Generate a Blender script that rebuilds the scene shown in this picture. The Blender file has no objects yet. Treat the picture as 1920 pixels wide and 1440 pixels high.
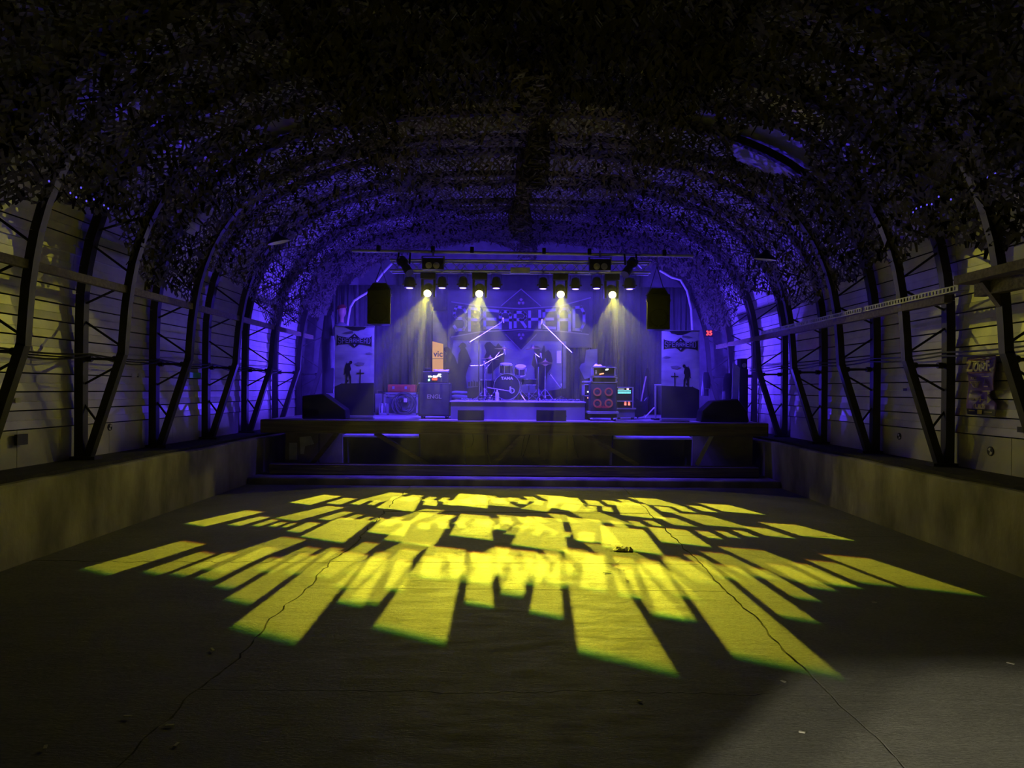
import bpy, math, random
import numpy as np
from mathutils import Vector, Matrix
random.seed(7)
NP = np.random.default_rng(11)
SC = bpy.context.scene
COL = SC.collection
PI = math.pi

# ------------------------------------------------------------------ camera
F = 1340.0                      # focal length in pixels of the 1920 wide frame
CAM_H = 1.6
ROLL = math.radians(0.45)
VPX, VPY = 965.0, 730.0
cam_d = bpy.data.cameras.new('camera')
cam_d.sensor_width = 36.0
cam_d.lens = 36.0 * F / 1920.0
cam_d.shift_x = -(VPX - 960.0) / 1920.0
cam_d.shift_y = (VPY - 720.0) / 1920.0
cam_d.clip_end = 200
cam = bpy.data.objects.new('camera', cam_d)
cam.matrix_world = Matrix.Translation((0, 0, CAM_H)) @ Matrix.Rotation(-ROLL, 4, 'Y') @ Matrix.Rotation(PI / 2, 4, 'X')
COL.objects.link(cam)
SC.camera = cam

# ------------------------------------------------------------------ render look
vs = SC.view_settings
vs.view_transform = 'Standard'
vs.look = 'None'
vs.exposure = 0.0
vs.gamma = 1.0
vs.use_curve_mapping = False
cy = SC.cycles
cy.use_denoising = True
cy.max_bounces = 6
cy.diffuse_bounces = 4
cy.glossy_bounces = 3
cy.transmission_bounces = 2
cy.volume_bounces = 0
cy.use_light_tree = False
cy.sample_clamp_indirect = 4.0
cy.blur_glossy = 1.0
cy.caustics_reflective = False
cy.caustics_refractive = False

# ------------------------------------------------------------------ world and light
world = bpy.data.worlds.new('night')
SC.world = world
world.use_nodes = True
world.node_tree.nodes['Background'].inputs[0].default_value = (0.004, 0.004, 0.006, 1)
world.node_tree.nodes['Background'].inputs[1].default_value = 0.3

TD = 12.40                       # distance of the lighting truss
HEADS = [(-1.51, 12.25, 3.227), (-0.62, 12.25, 3.227), (0.777, 12.25, 3.227), (1.664, 12.25, 3.227)]
CENTRES = [-1.64, -0.70, 0.66, 1.57]     # where each head's pattern is centred on the floor
HEAD_POWER = 3250.0
YELLOW = (1.0, 0.915, 0.04)
PAR_POWER = 370.0
ADDED_UPLIGHT_POWER = 800.0
BLUE = (0.080, 0.036, 1.0)
DOOR_POWER = 2900.0
HAZE = 0.021
SPILL = 0.015

# one projected pattern for all four moving heads: bars fanning out from the middle in three rows,
# (x from the head, x to the head, near y, far y) on the floor
def pattern_rows():
    near = [(-2.02, -1.64, 6.15, 7.40), (-1.52, -1.30, 6.12, 6.95), (-1.25, -1.08, 6.06, 6.95), (-0.97, -0.78, 5.95, 7.20),
            (-0.72, -0.55, 5.65, 6.76), (-0.49, -0.27, 5.25, 6.90), (-0.22, 0.25, 4.50, 7.00), (0.31, 0.50, 5.20, 6.80),
            (0.57, 0.74, 5.60, 6.70), (0.82, 0.98, 6.0, 6.85), (1.06, 1.20, 6.1, 6.9), (1.28, 1.50, 6.15, 7.0), (1.58, 1.99, 5.95, 7.2)]
    mid = [(-2.08, -1.74, 8.30, 9.30), (-1.64, -1.46, 8.30, 8.90), (-1.37, -1.26, 8.28, 8.70), (-1.18, -1.09, 8.25, 8.55),
           (-1.03, -0.95, 8.20, 8.50), (-0.88, -0.70, 7.95, 8.55), (-0.62, -0.10, 7.55, 8.80), (0.0, 0.42, 7.85, 8.75),
           (0.52, 0.66, 8.15, 8.6), (0.76, 0.87, 8.2, 8.6), (0.97, 1.08, 8.25, 8.65), (1.2, 1.42, 8.25, 8.85), (1.55, 1.95, 8.2, 9.1)]
    far = [(-1.40, -1.02, 9.90, 10.70), (-0.92, -0.70, 9.90, 10.45), (-0.60, -0.46, 9.88, 10.3), (-0.38, -0.26, 9.85, 10.25),
           (-0.18, 0.30, 9.45, 10.60), (0.38, 0.56, 9.8, 10.3), (0.65, 0.80, 9.85, 10.3), (0.90, 1.06, 9.88, 10.4), (1.16, 1.55, 9.8, 10.55)]
    return near, mid, far

AIM_Y = 7.3
def head_frame(h):
    o = Vector(h)
    d = (Vector((h[0], AIM_Y, 0.0)) - o).normalized()
    right = Vector((1, 0, 0))
    up = right.cross(d).normalized()
    if up.z < 0:
        up = -up
    return o, d, right, up
def head_uv(h, X, Y):
    o, d, right, up = head_frame(h)
    r = Vector((X, Y, 0)) - o
    return r.dot(right) / r.dot(d), r.dot(up) / r.dot(d)

def head_light(h, index):
    ld = bpy.data.lights.new('moving_head_beam', 'SPOT')
    ld.energy = HEAD_POWER
    ld.color = (1, 1, 1)
    ld.spot_size = math.radians(96)
    ld.spot_blend = 0.05
    ld.shadow_soft_size = 0.02
    ld.use_nodes = True
    nt = ld.node_tree
    nodes, links = nt.nodes, nt.links
    em = nodes['Emission']
    o, d, right, up = head_frame(h)
    geo = nodes.new('ShaderNodeNewGeometry')
    def dot(vec):
        n = nodes.new('ShaderNodeVectorMath'); n.operation = 'DOT_PRODUCT'
        links.new(geo.outputs['Incoming'], n.inputs[0]); n.inputs[1].default_value = vec
        return n.outputs['Value']
    def m(op, a, b=None, c=None, clamp=False):
        n = nodes.new('ShaderNodeMath'); n.operation = op; n.use_clamp = clamp
        for i, v in enumerate((a, b, c)):
            if v is None: continue
            if isinstance(v, (int, float)): n.inputs[i].default_value = v
            else: links.new(v, n.inputs[i])
        return n.outputs[0]
    w = dot(d)
    u = m('DIVIDE', dot(right), w)
    v = m('DIVIDE', dot(up), w)
    V0, V1 = -0.9, 0.6
    vn = m('DIVIDE', m('SUBTRACT', v, V0), V1 - V0)
    total = None
    cx = CENTRES[index]
    near_shift = (0.10, 0.10, -0.35, -0.40)[index]
    for ri, row in enumerate(pattern_rows()):
        bars = []
        for (x0, x1, y0, y1) in row:
            if ri == 0 and abs(0.5 * (x0 + x1)) < 0.7: y0 += near_shift * (1 - abs(0.5 * (x0 + x1)))
            y0 += ((0.0, 0.10, -0.05, -0.25), (0.0, 0.40, 0.20, -0.42), (0.0, 0.30, 0.10, -0.42))[ri][index] * (1 if ri or abs(x0 + x1) > 1.4 else 0)
            y1 += ((0.0, 0.25, 0.10, -0.22), (0.0, 0.40, 0.20, -0.42), (0.0, 0.30, 0.10, -0.42))[ri][index]
            if ri == 1 and index in (1, 2) and abs(x0 + x1) < 1.0: y0 -= 0.55
            ym = 0.5 * (y0 + y1); xm = cx + 0.5 * (x0 + x1)
            ua = head_uv(h, cx + x0, ym)[0]; ub = head_uv(h, cx + x1, ym)[0]
            va = head_uv(h, xm, y0)[1]; vb = head_uv(h, xm, y1)[1]
            bars.append((ua, ub, min(va, vb), max(va, vb)))
        ym = sum(0.5 * (q[2] + q[3]) for q in row) / len(row)
        p, q = head_uv(h, cx - 0.1, ym + 0.05), head_uv(h, cx + 0.1, ym - 0.05)
        k = (q[1] - p[1]) / (q[0] - p[0])
        U0, U1 = bars[0][0] - 0.01, bars[-1][1] + 0.01
        fac = m('DIVIDE', m('SUBTRACT', u, U0), U1 - U0)
        rp = nodes.new('ShaderNodeValToRGB')
        cr = rp.color_ramp
        cr.interpolation = 'CONSTANT'
        cr.elements[0].position = 0.0; cr.elements[0].color = (1, 0, 0.5, 1)
        cr.elements[1].position = 1.0; cr.elements[1].color = (1, 0, 0.5, 1)
        for ua, ub, vlo, vhi in bars:
            pa = (ua - U0) / (U1 - U0); pb = (ub - U0) / (U1 - U0)
            e = cr.elements.new(pa); e.color = ((vlo - V0) / (V1 - V0), (vhi - V0) / (V1 - V0), 0.5 * (pa + pb), 1)
            e = cr.elements.new(pb); e.color = (1, 0, 0.5, 1)
        links.new(fac, rp.inputs[0])
        sep = nodes.new('ShaderNodeSeparateColor')
        links.new(rp.outputs[0], sep.inputs[0])
        kk = -k * (U1 - U0) / (V1 - V0)
        vt = m('ADD', vn, m('MULTIPLY', m('SUBTRACT', fac, sep.outputs[2]), kk))
        masks = []
        for shift in (0.0006, -0.0006):          # the lens fringes red at the far edge, green at the near edge
            vs_ = m('ADD', vt, shift)
            lo = m('MULTIPLY', m('SUBTRACT', vs_, sep.outputs[0]), 220.0, clamp=True)
            hi = m('MULTIPLY', m('SUBTRACT', sep.outputs[1], vs_), 220.0, clamp=True)
            masks.append(m('MULTIPLY', lo, hi))
        total = masks if total is None else [m('ADD', a_, b_) for a_, b_ in zip(total, masks)]
    comb = nodes.new('ShaderNodeCombineColor')
    links.new(m('MULTIPLY', m('ADD', total[0], SPILL), YELLOW[0]), comb.inputs[0])
    links.new(m('MULTIPLY', m('ADD', total[1], SPILL), YELLOW[1]), comb.inputs[1])
    links.new(m('MULTIPLY', m('ADD', total[1], SPILL), YELLOW[2]), comb.inputs[2])
    links.new(comb.outputs[0], em.inputs['Color'])
    em.inputs['Strength'].default_value = 1.0
    ob = bpy.data.objects.new('moving_head_beam', ld)
    ob.matrix_world = Matrix((( right.x, up.x, -d.x, o.x), (right.y, up.y, -d.y, o.y), (right.z, up.z, -d.z, o.z), (0, 0, 0, 1)))
    ob.location = o + d * 0.05
    COL.objects.link(ob)

for i, h in enumerate(HEADS):
    head_light(h, i)

def wpt(px, py, d):
    """point of the hall at distance d along the hall's axis, from a reading of the photograph"""
    dx, dy = px - VPX, py - VPY
    c, s = math.cos(ROLL), math.sin(ROLL)
    x = dx * c + dy * s
    y = -dx * s + dy * c
    return Vector((x * d / F, d, CAM_H - y * d / F))

PARS = [wpt(x, y, TD) for x, y in ((768, 540), (829, 540), (868, 540), (930.6, 540.5), (1018, 541.5), (1079, 542), (1118.5, 541), (1180.5, 542))]
for p in PARS:
    ld = bpy.data.lights.new('par_wash', 'SPOT')
    ld.energy = PAR_POWER
    ld.color = BLUE
    ld.spot_size = math.radians(146)
    ld.spot_blend = 0.6
    ld.shadow_soft_size = 0.07
    ob = bpy.data.objects.new('par_wash', ld)
    ob.location = (p.x, p.y, p.z - 0.03)
    ob.rotation_euler = (math.radians(53), 0, 0)
    COL.objects.link(ob)

# two flood lamps in the yard behind the camera; they shine in through the open rear door
for slope, e in ((0.82, DOOR_POWER), (0.93, DOOR_POWER * 0.8)):
    ld = bpy.data.lights.new('yard_floodlight', 'SPOT')
    ld.energy = e
    ld.color = (1.0, 0.94, 0.66)
    ld.spot_size = math.radians(100)
    ld.spot_blend = 0.1
    ld.shadow_soft_size = 0.05
    ob = bpy.data.objects.new('yard_floodlight', ld)
    src = Vector((-2.5 - slope * 3.0, -4.0, 3.25))
    ob.location = src
    ob.rotation_euler = (Vector((-1.8, -1.2, 1.2)) - src).to_track_quat('-Z', 'Y').to_euler()
    COL.objects.link(ob)

# ------------------------------------------------------------------ materials
MATS = {}
def mat(name, base, rough=0.6, metal=0.0, var=0.25, scale=6.0, bump=0.0, bscale=40.0, spec=0.5, emit=None, estr=0.0, stretch=(1, 1, 1), detail=5, trans=0.0):
    if name in MATS: return MATS[name]
    m = bpy.data.materials.new(name); m.use_nodes = True
    nt = m.node_tree; nodes, links = nt.nodes, nt.links
    b = nodes['Principled BSDF']
    b.inputs['Roughness'].default_value = rough
    b.inputs['Metallic'].default_value = metal
    b.inputs['Specular IOR Level'].default_value = spec
    if emit:
        b.inputs['Emission Color'].default_value = (*emit, 1)
        b.inputs['Emission Strength'].default_value = estr
    tc = nodes.new('ShaderNodeTexCoord')
    mp = nodes.new('ShaderNodeMapping'); mp.inputs['Scale'].default_value = stretch
    links.new(tc.outputs['Object'], mp.inputs[0])
    nz = nodes.new('ShaderNodeTexNoise'); nz.inputs['Scale'].default_value = scale; nz.inputs['Detail'].default_value = detail
    links.new(mp.outputs[0], nz.inputs['Vector'])
    mx = nodes.new('ShaderNodeMix'); mx.data_type = 'RGBA'
    mx.inputs[6].default_value = (*[max(0, c * (1 - var)) for c in base], 1)
    mx.inputs[7].default_value = (*[min(1, c * (1 + var)) for c in base], 1)
    cr = nodes.new('ShaderNodeMapRange'); cr.inputs[1].default_value = 0.3; cr.inputs[2].default_value = 0.7
    links.new(nz.outputs[0], cr.inputs[0]); links.new(cr.outputs[0], mx.inputs[0])
    links.new(mx.outputs[2], b.inputs['Base Color'])
    if bump > 0:
        n2 = nodes.new('ShaderNodeTexNoise'); n2.inputs['Scale'].default_value = bscale; n2.inputs['Detail'].default_value = 6
        links.new(mp.outputs[0], n2.inputs['Vector'])
        bp = nodes.new('ShaderNodeBump'); bp.inputs['Strength'].default_value = bump; bp.inputs['Distance'].default_value = 0.02
        links.new(n2.outputs[0], bp.inputs['Height']); links.new(bp.outputs[0], b.inputs['Normal'])
    MATS[name] = m
    return m
def glow(name, col, s):
    if name in MATS: return MATS[name]
    m = bpy.data.materials.new(name); m.use_nodes = True
    nt = m.node_tree
    for n in list(nt.nodes): nt.nodes.remove(n)
    o = nt.nodes.new('ShaderNodeOutputMaterial'); e = nt.nodes.new('ShaderNodeEmission')
    e.inputs[0].default_value = (*col, 1); e.inputs[1].default_value = s; m.cycles.emission_sampling = 'NONE'
    nt.links.new(e.outputs[0], o.inputs[0])
    MATS[name] = m
    return m

def concrete_floor():
    m = bpy.data.materials.new('floor_concrete'); m.use_nodes = True
    nt = m.node_tree; N, L = nt.nodes, nt.links
    b = N['Principled BSDF']
    tc = N.new('ShaderNodeTexCoord')
    mp = N.new('ShaderNodeMapping'); mp.inputs['Scale'].default_value = (0.55, 1.6, 1)
    L.new(tc.outputs['Object'], mp.inputs[0])
    def noise(scale, detail, rough=0.6, vec=None):
        n = N.new('ShaderNodeTexNoise'); n.inputs['Scale'].default_value = scale; n.inputs['Detail'].default_value = detail
        n.inputs['Roughness'].default_value = rough
        L.new(vec or tc.outputs['Object'], n.inputs['Vector']); return n.outputs[0]
    big = noise(0.7, 5); fine = noise(62, 6, 0.75, mp.outputs[0]); mid = noise(6, 6, 0.65, mp.outputs[0])
    def rng(v, a, b_, c, d):
        n = N.new('ShaderNodeMapRange'); n.inputs[1].default_value = a; n.inputs[2].default_value = b_; n.inputs[3].default_value = c; n.inputs[4].default_value = d
        L.new(v, n.inputs[0]); return n.outputs[0]
    def mth(op, a, b_):
        n = N.new('ShaderNodeMath'); n.operation = op
        for i, v in enumerate((a, b_)):
            if isinstance(v, (int, float)): n.inputs[i].default_value = v
            else: L.new(v, n.inputs[i])
        return n.outputs[0]
    t = mth('ADD', mth('MULTIPLY', rng(big, 0.3, 0.7, 0, 1), 0.4), mth('ADD', mth('MULTIPLY', rng(mid, 0.3, 0.7, 0, 1), 0.3), mth('MULTIPLY', rng(fine, 0.38, 0.62, 0, 1), 0.42)))
    mx = N.new('ShaderNodeMix'); mx.data_type = 'RGBA'
    mx.inputs[6].default_value = (0.05, 0.048, 0.043, 1); mx.inputs[7].default_value = (0.33, 0.318, 0.29, 1)
    L.new(t, mx.inputs[0]); L.new(mx.outputs[2], b.inputs['Base Color'])
    L.new(rng(mid, 0.3, 0.7, 0.42, 0.75), b.inputs['Roughness'])
    h = mth('ADD', mth('MULTIPLY', mid, 1.0), mth('MULTIPLY', fine, 0.6))
    bp = N.new('ShaderNodeBump'); bp.inputs['Strength'].default_value = 1.0; bp.inputs['Distance'].default_value = 0.035
    L.new(h, bp.inputs['Height']); L.new(bp.outputs[0], b.inputs['Normal'])
    return m

M_FLOOR = concrete_floor()
M_WALLC = mat('wall_concrete', (0.31, 0.285, 0.23), 0.85, var=0.5, scale=2.2, bump=0.5, bscale=14, stretch=(1, 1, 0.5))
M_PLANK = mat('pale_cladding', (0.62, 0.59, 0.55), 0.30, var=0.10, scale=5, bump=0.05, bscale=30)
M_PANEL = mat('pale_panel', (0.58, 0.55, 0.48), 0.55, var=0.12, scale=3, bump=0.08, bscale=20)
M_SILL = mat('dark_sill', (0.035, 0.032, 0.028), 0.9, var=0.4, bump=0.4, bscale=25)  # dark tone carries both dirt and the shade of the ribs
M_STEEL = mat('rib_steel', (0.045, 0.042, 0.038), 0.55, 0.3, var=0.3)
M_ROOF = mat('roof_sheet', (0.48, 0.47, 0.46), 0.5, var=0.15)
M_TIMBER = mat('timber', (0.14, 0.115, 0.075), 0.75, var=0.35, scale=4, bump=0.3, bscale=12, stretch=(0.4, 6, 6))
M_BEAM = mat('dark_timber', (0.13, 0.11, 0.075), 0.8, var=0.45, scale=5, bump=0.5, bscale=10, stretch=(0.25, 5, 7))
M_DECK = mat('stage_deck', (0.42, 0.40, 0.40), 0.55, var=0.2, scale=4)
M_FASCIA = mat('fascia_board', (0.22, 0.20, 0.16), 0.8, var=0.25, scale=3, bump=0.1)
M_BLACKBOARD = mat('black_board', (0.03, 0.03, 0.028), 0.8)
M_CURTAIN = mat('grey_curtain', (0.032, 0.031, 0.036), 0.95, var=0.2, scale=10)
M_BLACK = mat('black_paint', (0.012, 0.012, 0.012), 0.6)
M_BLACKM = mat('black_metal', (0.02, 0.02, 0.02), 0.4, 0.5)
M_TOLEX = mat('black_tolex', (0.02, 0.02, 0.022), 0.7, bump=0.2, bscale=200)
M_GRILLE = mat('grille_cloth', (0.045, 0.05, 0.045), 0.85, bump=0.2, bscale=300)
M_CHROME = mat('chrome', (0.75, 0.75, 0.78), 0.25, 0.9, var=0.05)
M_ALU = mat('aluminium', (0.62, 0.62, 0.65), 0.35, 0.8, var=0.05)
M_TRUSS = mat('truss_metal', (0.55, 0.55, 0.57), 0.4, 0.15, var=0.05)
M_WHITE = mat('white_paint', (0.75, 0.75, 0.75), 0.6, var=0.05)
M_NET = mat('camouflage_cloth', (0.030, 0.027, 0.017), 0.95, var=0.5, scale=1.6)
M_NET_LIT = mat('camouflage_cloth_brown_lit', (0.070, 0.060, 0.048), 0.95, var=0.5, scale=1.3)  # brown cloth lightened in colour so nets towards the stage look lit
M_CABLE = mat('cable_rubber', (0.015, 0.015, 0.015), 0.6)
M_HEADB = mat('fixture_black', (0.008, 0.008, 0.009), 0.5)
M_RED = mat('red_plastic', (0.55, 0.06, 0.04), 0.5)
M_BRASS = mat('cymbal_bronze', (0.70, 0.50, 0.28), 0.3, 0.9, var=0.1)

# ------------------------------------------------------------------ mesh helpers
class MB:
    def __init__(s): s.v = []; s.f = []; s.m = []; s.cur = 0
    def add(s, vs_, fs):
        k = len(s.v); s.v += [tuple(p) for p in vs_]; s.f += [tuple(i + k for i in f) for f in fs]; s.m += [s.cur] * len(fs); return s
    def box(s, c, d, rot=None):
        hx, hy, hz = d[0] / 2, d[1] / 2, d[2] / 2
        P = [Vector((x, y, z)) for z in (-hz, hz) for y in (-hy, hy) for x in (-hx, hx)]
        if rot is not None: P = [rot @ p for p in P]
        c = Vector(c)
        return s.add([c + p for p in P], [(0, 2, 3, 1), (4, 5, 7, 6), (0, 1, 5, 4), (2, 6, 7, 3), (0, 4, 6, 2), (1, 3, 7, 5)])
    def bx(s, x0, x1, y0, y1, z0, z1):
        return s.box(((x0 + x1) / 2, (y0 + y1) / 2, (z0 + z1) / 2), (abs(x1 - x0), abs(y1 - y0), abs(z1 - z0)))
    def bar(s, a, b, w, h, up=(0, 0, 1)):
        a, b = Vector(a), Vector(b); d = (b - a).normalized(); up = Vector(up)
        if abs(d.dot(up)) > 0.99: up = Vector((0, 1, 0))
        x = d.cross(up).normalized(); y = x.cross(d).normalized()
        P = [q + x * i * w / 2 + y * j * h / 2 for q in (a, b) for i, j in ((-1, -1), (1, -1), (1, 1), (-1, 1))]
        return s.add(P, [(3, 2, 1, 0), (4, 5, 6, 7), (0, 1, 5, 4), (1, 2, 6, 5), (2, 3, 7, 6), (3, 0, 4, 7)])
    def cyl(s, a, b, r0, r1=None, n=12, caps=True):
        r1 = r0 if r1 is None else r1
        a, b = Vector(a), Vector(b); d = (b - a).normalized()
        up = Vector((0, 0, 1)) if abs(d.z) < 0.9 else Vector((0, 1, 0))
        x = d.cross(up).normalized(); y = d.cross(x).normalized()
        P = []
        for q, r in ((a, r0), (b, r1)):
            for i in range(n):
                t = 2 * PI * i / n; P.append(q + (x * math.cos(t) + y * math.sin(t)) * r)
        fs = [(i, (i + 1) % n, n + (i + 1) % n, n + i) for i in range(n)]
        if caps: fs += [tuple(range(n - 1, -1, -1)), tuple(range(n, 2 * n))]
        return s.add(P, fs)
    def tube(s, pts, r, n=6):
        pts = [Vector(p) for p in pts]; P = []; fs = []
        m = len(pts); x = None
        for k, p in enumerate(pts):
            d = (pts[min(k + 1, m - 1)] - pts[max(k - 1, 0)]).normalized()
            if x is None:
                up = Vector((0, 0, 1)) if abs(d.z) < 0.9 else Vector((0, 1, 0)); x = d.cross(up).normalized()
            else:
                x = (x - d * x.dot(d)).normalized()
            y = d.cross(x).normalized()
            rr = r[k] if isinstance(r, (list, tuple)) else r
            for i in range(n):
                t = 2 * PI * i / n; P.append(p + (x * math.cos(t) + y * math.sin(t)) * rr)
        for k in range(m - 1):
            for i in range(n): fs.append((k * n + i, k * n + (i + 1) % n, (k + 1) * n + (i + 1) % n, (k + 1) * n + i))
        fs += [tuple(range(n - 1, -1, -1)), tuple(range((m - 1) * n, m * n))]
        return s.add(P, fs)
    def lathe(s, c, axis, prof, n=20, caps=True):
        """prof: (radius, along) pairs"""
        c = Vector(c); d = Vector(axis).normalized()
        up = Vector((0, 0, 1)) if abs(d.z) < 0.9 else Vector((0, 1, 0))
        x = d.cross(up).normalized(); y = d.cross(x).normalized(); P = []; fs = []
        for r, h in prof:
            for i in range(n):
                t = 2 * PI * i / n; P.append(c + d * h + (x * math.cos(t) + y * math.sin(t)) * r)
        for k in range(len(prof) - 1):
            for i in range(n): fs.append((k * n + i, k * n + (i + 1) % n, (k + 1) * n + (i + 1) % n, (k + 1) * n + i))
        if caps and prof[0][0] > 1e-4: fs.append(tuple(range(n - 1, -1, -1)))
        if caps and prof[-1][0] > 1e-4: fs.append(tuple(range((len(prof) - 1) * n, len(prof) * n)))
        return s.add(P, fs)
    def prism(s, poly, o, u, v, t):
        """2-D outline poly in the frame (o, u, v), thickness t along u x v"""
        o, u, v = Vector(o), Vector(u), Vector(v); w = u.cross(v).normalized() * t; n = len(poly)
        A = [o + u * a + v * b for a, b in poly]
        P = A + [p + w for p in A]
        fs = [tuple(range(n - 1, -1, -1)), tuple(range(n, 2 * n))] + [(i, (i + 1) % n, n + (i + 1) % n, n + i) for i in range(n)]
        return s.add(P, fs)
    def grid(s, fn, nu, nv):
        P = [fn(i / nu, j / nv) for j in range(nv + 1) for i in range(nu + 1)]
        return s.add(P, [(j * (nu + 1) + i, j * (nu + 1) + i + 1, (j + 1) * (nu + 1) + i + 1, (j + 1) * (nu + 1) + i) for j in range(nv) for i in range(nu)])
    def obj(s, name, m, parent=None, bevel=0.0, smooth=False, solid=0.0):
        me = bpy.data.meshes.new(name)
        off = Vector((0, 0, 0))
        if parent is not None:
            q = parent
            while q is not None: off = off + Vector(q.location); q = q.parent
        me.from_pydata([tuple(Vector(p) - off) for p in s.v], [], s.f)
        for mm in (m if isinstance(m, (list, tuple)) else [m]): me.materials.append(mm)
        if any(s.m): me.polygons.foreach_set('material_index', s.m)
        if smooth:
            me.polygons.foreach_set('use_smooth', [True] * len(me.polygons))
            try: me.set_sharp_from_angle(angle=math.radians(40))
            except Exception: pass
        me.update()
        ob = bpy.data.objects.new(name, me); COL.objects.link(ob)
        if parent is not None: ob.parent = parent
        if bevel > 0:
            md = ob.modifiers.new('edge', 'BEVEL'); md.width = bevel; md.segments = 2; md.limit_method = 'ANGLE'
        if solid > 0:
            md = ob.modifiers.new('thickness', 'SOLIDIFY'); md.thickness = solid
        return ob

def tag(o, label=None, cat=None, group=None, kind=None):
    if label: o['label'] = label
    if cat: o['category'] = cat
    if group: o['group'] = group
    if kind: o['kind'] = kind
    return o
def thing(name, label, cat, loc, group=None):
    o = bpy.data.objects.new(name, None); o.location = loc; o.empty_display_size = 0.1
    COL.objects.link(o)
    return tag(o, label, cat, group)
def text_obj(name, txt, size, m, origin, u, v, parent=None, align='CENTER', extrude=0.002, bold=0.0, sx=1.0):
    """flat lettering in the plane (u right, v up) at origin"""
    cu = bpy.data.curves.new(name, 'FONT'); cu.body = txt; cu.size = size; cu.align_x = align; cu.align_y = 'CENTER'
    cu.extrude = extrude; cu.offset = bold; cu.resolution_u = 3
    tmp = bpy.data.objects.new('tmp', cu); COL.objects.link(tmp)
    dg = bpy.context.evaluated_depsgraph_get()
    me = bpy.data.meshes.new_from_object(tmp.evaluated_get(dg))
    bpy.data.objects.remove(tmp)
    o, u, v = Vector(origin), Vector(u).normalized(), Vector(v).normalized(); w = u.cross(v)
    off = Vector((0, 0, 0)); q = parent
    while q is not None: off = off + Vector(q.location); q = q.parent
    for vt in me.vertices:
        c = vt.co; p = o + u * c.x * sx + v * c.y + w * c.z - off; vt.co = p
    me.name = name; me.materials.clear(); me.materials.append(m)
    ob = bpy.data.objects.new(name, me); COL.objects.link(ob)
    if parent is not None: ob.parent = parent
    return ob
X_, Z_ = Vector((1, 0, 0)), Vector((0, 0, 1))

# ================================================================== STRUCTURE
STAGE_Z = 1.05
# ---- floor: cast slabs with open joints
floor = MB().bx(-4.6, 4.6, -1.2, 17.2, -0.20, -0.05).obj('floor', M_FLOOR)
tag(floor, kind='structure')
def jag(a, b, n, amp):
    a, b = Vector((*a, 0)), Vector((*b, 0)); out = []
    d = (b - a); nrm = Vector((-d.y, d.x, 0)).normalized()
    w = 0.0
    for i in range(n + 1):
        t = i / n
        w = 0.66 * w + random.uniform(-amp, amp)
        e = min(1, 6 * t, 6 * (1 - t))
        out.append(a + d * t + nrm * w * e)
    return out
YF0, YF1 = -1.15, 11.98
JL = jag((-1.62, YF0), (-1.70, YF1), 200, 0.022)
JR = jag((1.62, YF0), (1.80, YF1), 200, 0.014)
def xat(J, y):
    for p, q in zip(J, J[1:]):
        if p.y <= y <= q.y: return p.x + (q.x - p.x) * (y - p.y) / max(1e-6, q.y - p.y)
    return J[-1].x
def lane(xl, xr, rows, gap):
    """rows: list of (y, jaggedness); xl / xr are functions of y"""
    lines = []
    for y, a in rows:
        lines.append(jag((xl(y), y), (xr(y), y), 90, a))
    for k in range(len(rows) - 1):
        y0, y1 = rows[k][0], rows[k + 1][0]
        g = gap / 2
        side = [y0 + (y1 - y0) * t / 60 for t in range(1, 60)]
        loop = [(p.x, p.y + g) for p in lines[k]] + [(xr(y) - g, y) for y in side] + [(p.x, p.y - g) for p in reversed(lines[k + 1])] + [(xl(y) + g, y) for y in reversed(side)]
        dz = random.uniform(-0.004, 0.002)
        n = len(loop)
        b = MB()
        b.add([(x, y, dz) for x, y in loop] + [(x, y, -0.05) for x, y in loop], [tuple(range(n))] + [(i, n + i, n + (i + 1) % n, (i + 1) % n) for i in range(n)])
        b.obj('slab', M_FLOOR, floor)
fl = lambda y: xat(JL, y); fr = lambda y: xat(JR, y)
lane(lambda y: -4.42, fl, [(YF0, 0), (2.2, 0.01), (6.55, 0.022), (YF1, 0)], 0.014)
lane(fl, fr, [(YF0, 0), (1.3, 0.0), (3.78, 0.018), (5.72, 0.0), (6.60, 0.0), (9.3, 0.0), (YF1, 0)], 0.011)
lane(fr, lambda y: 4.42, [(YF0, 0), (3.0, 0.012), (7.9, 0.006), (YF1, 0)], 0.012)

# ---- hall cross section (right half), outside skin / inside of ribs / net
SKIN = [(5.05, 0.72), (5.05, 2.50), (4.99, 3.05), (4.84, 3.60), (4.52, 4.18), (4.02, 4.66), (3.35, 5.04), (2.45, 5.32), (1.2, 5.48), (0.0, 5.53)]
INNER = [(4.47, 1.96), (4.42, 2.60), (4.30, 3.20), (4.05, 3.76), (3.62, 4.26), (3.02, 4.63), (2.2, 4.89), (1.1, 5.03), (0.0, 5.06)]
OUTER = [(4.94, 0.74), (4.94, 2.48), (4.88, 3.03), (4.74, 3.55), (4.43, 4.10), (3.95, 4.57), (3.30, 4.94), (2.42, 5.21), (1.2, 5.37), (0.0, 5.42)]
NETP = [(4.34, 2.95), (4.26, 3.20), (4.00, 3.74), (3.56, 4.20), (2.98, 4.55), (2.2, 4.80), (1.1, 4.93), (0.0, 4.96)]
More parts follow.
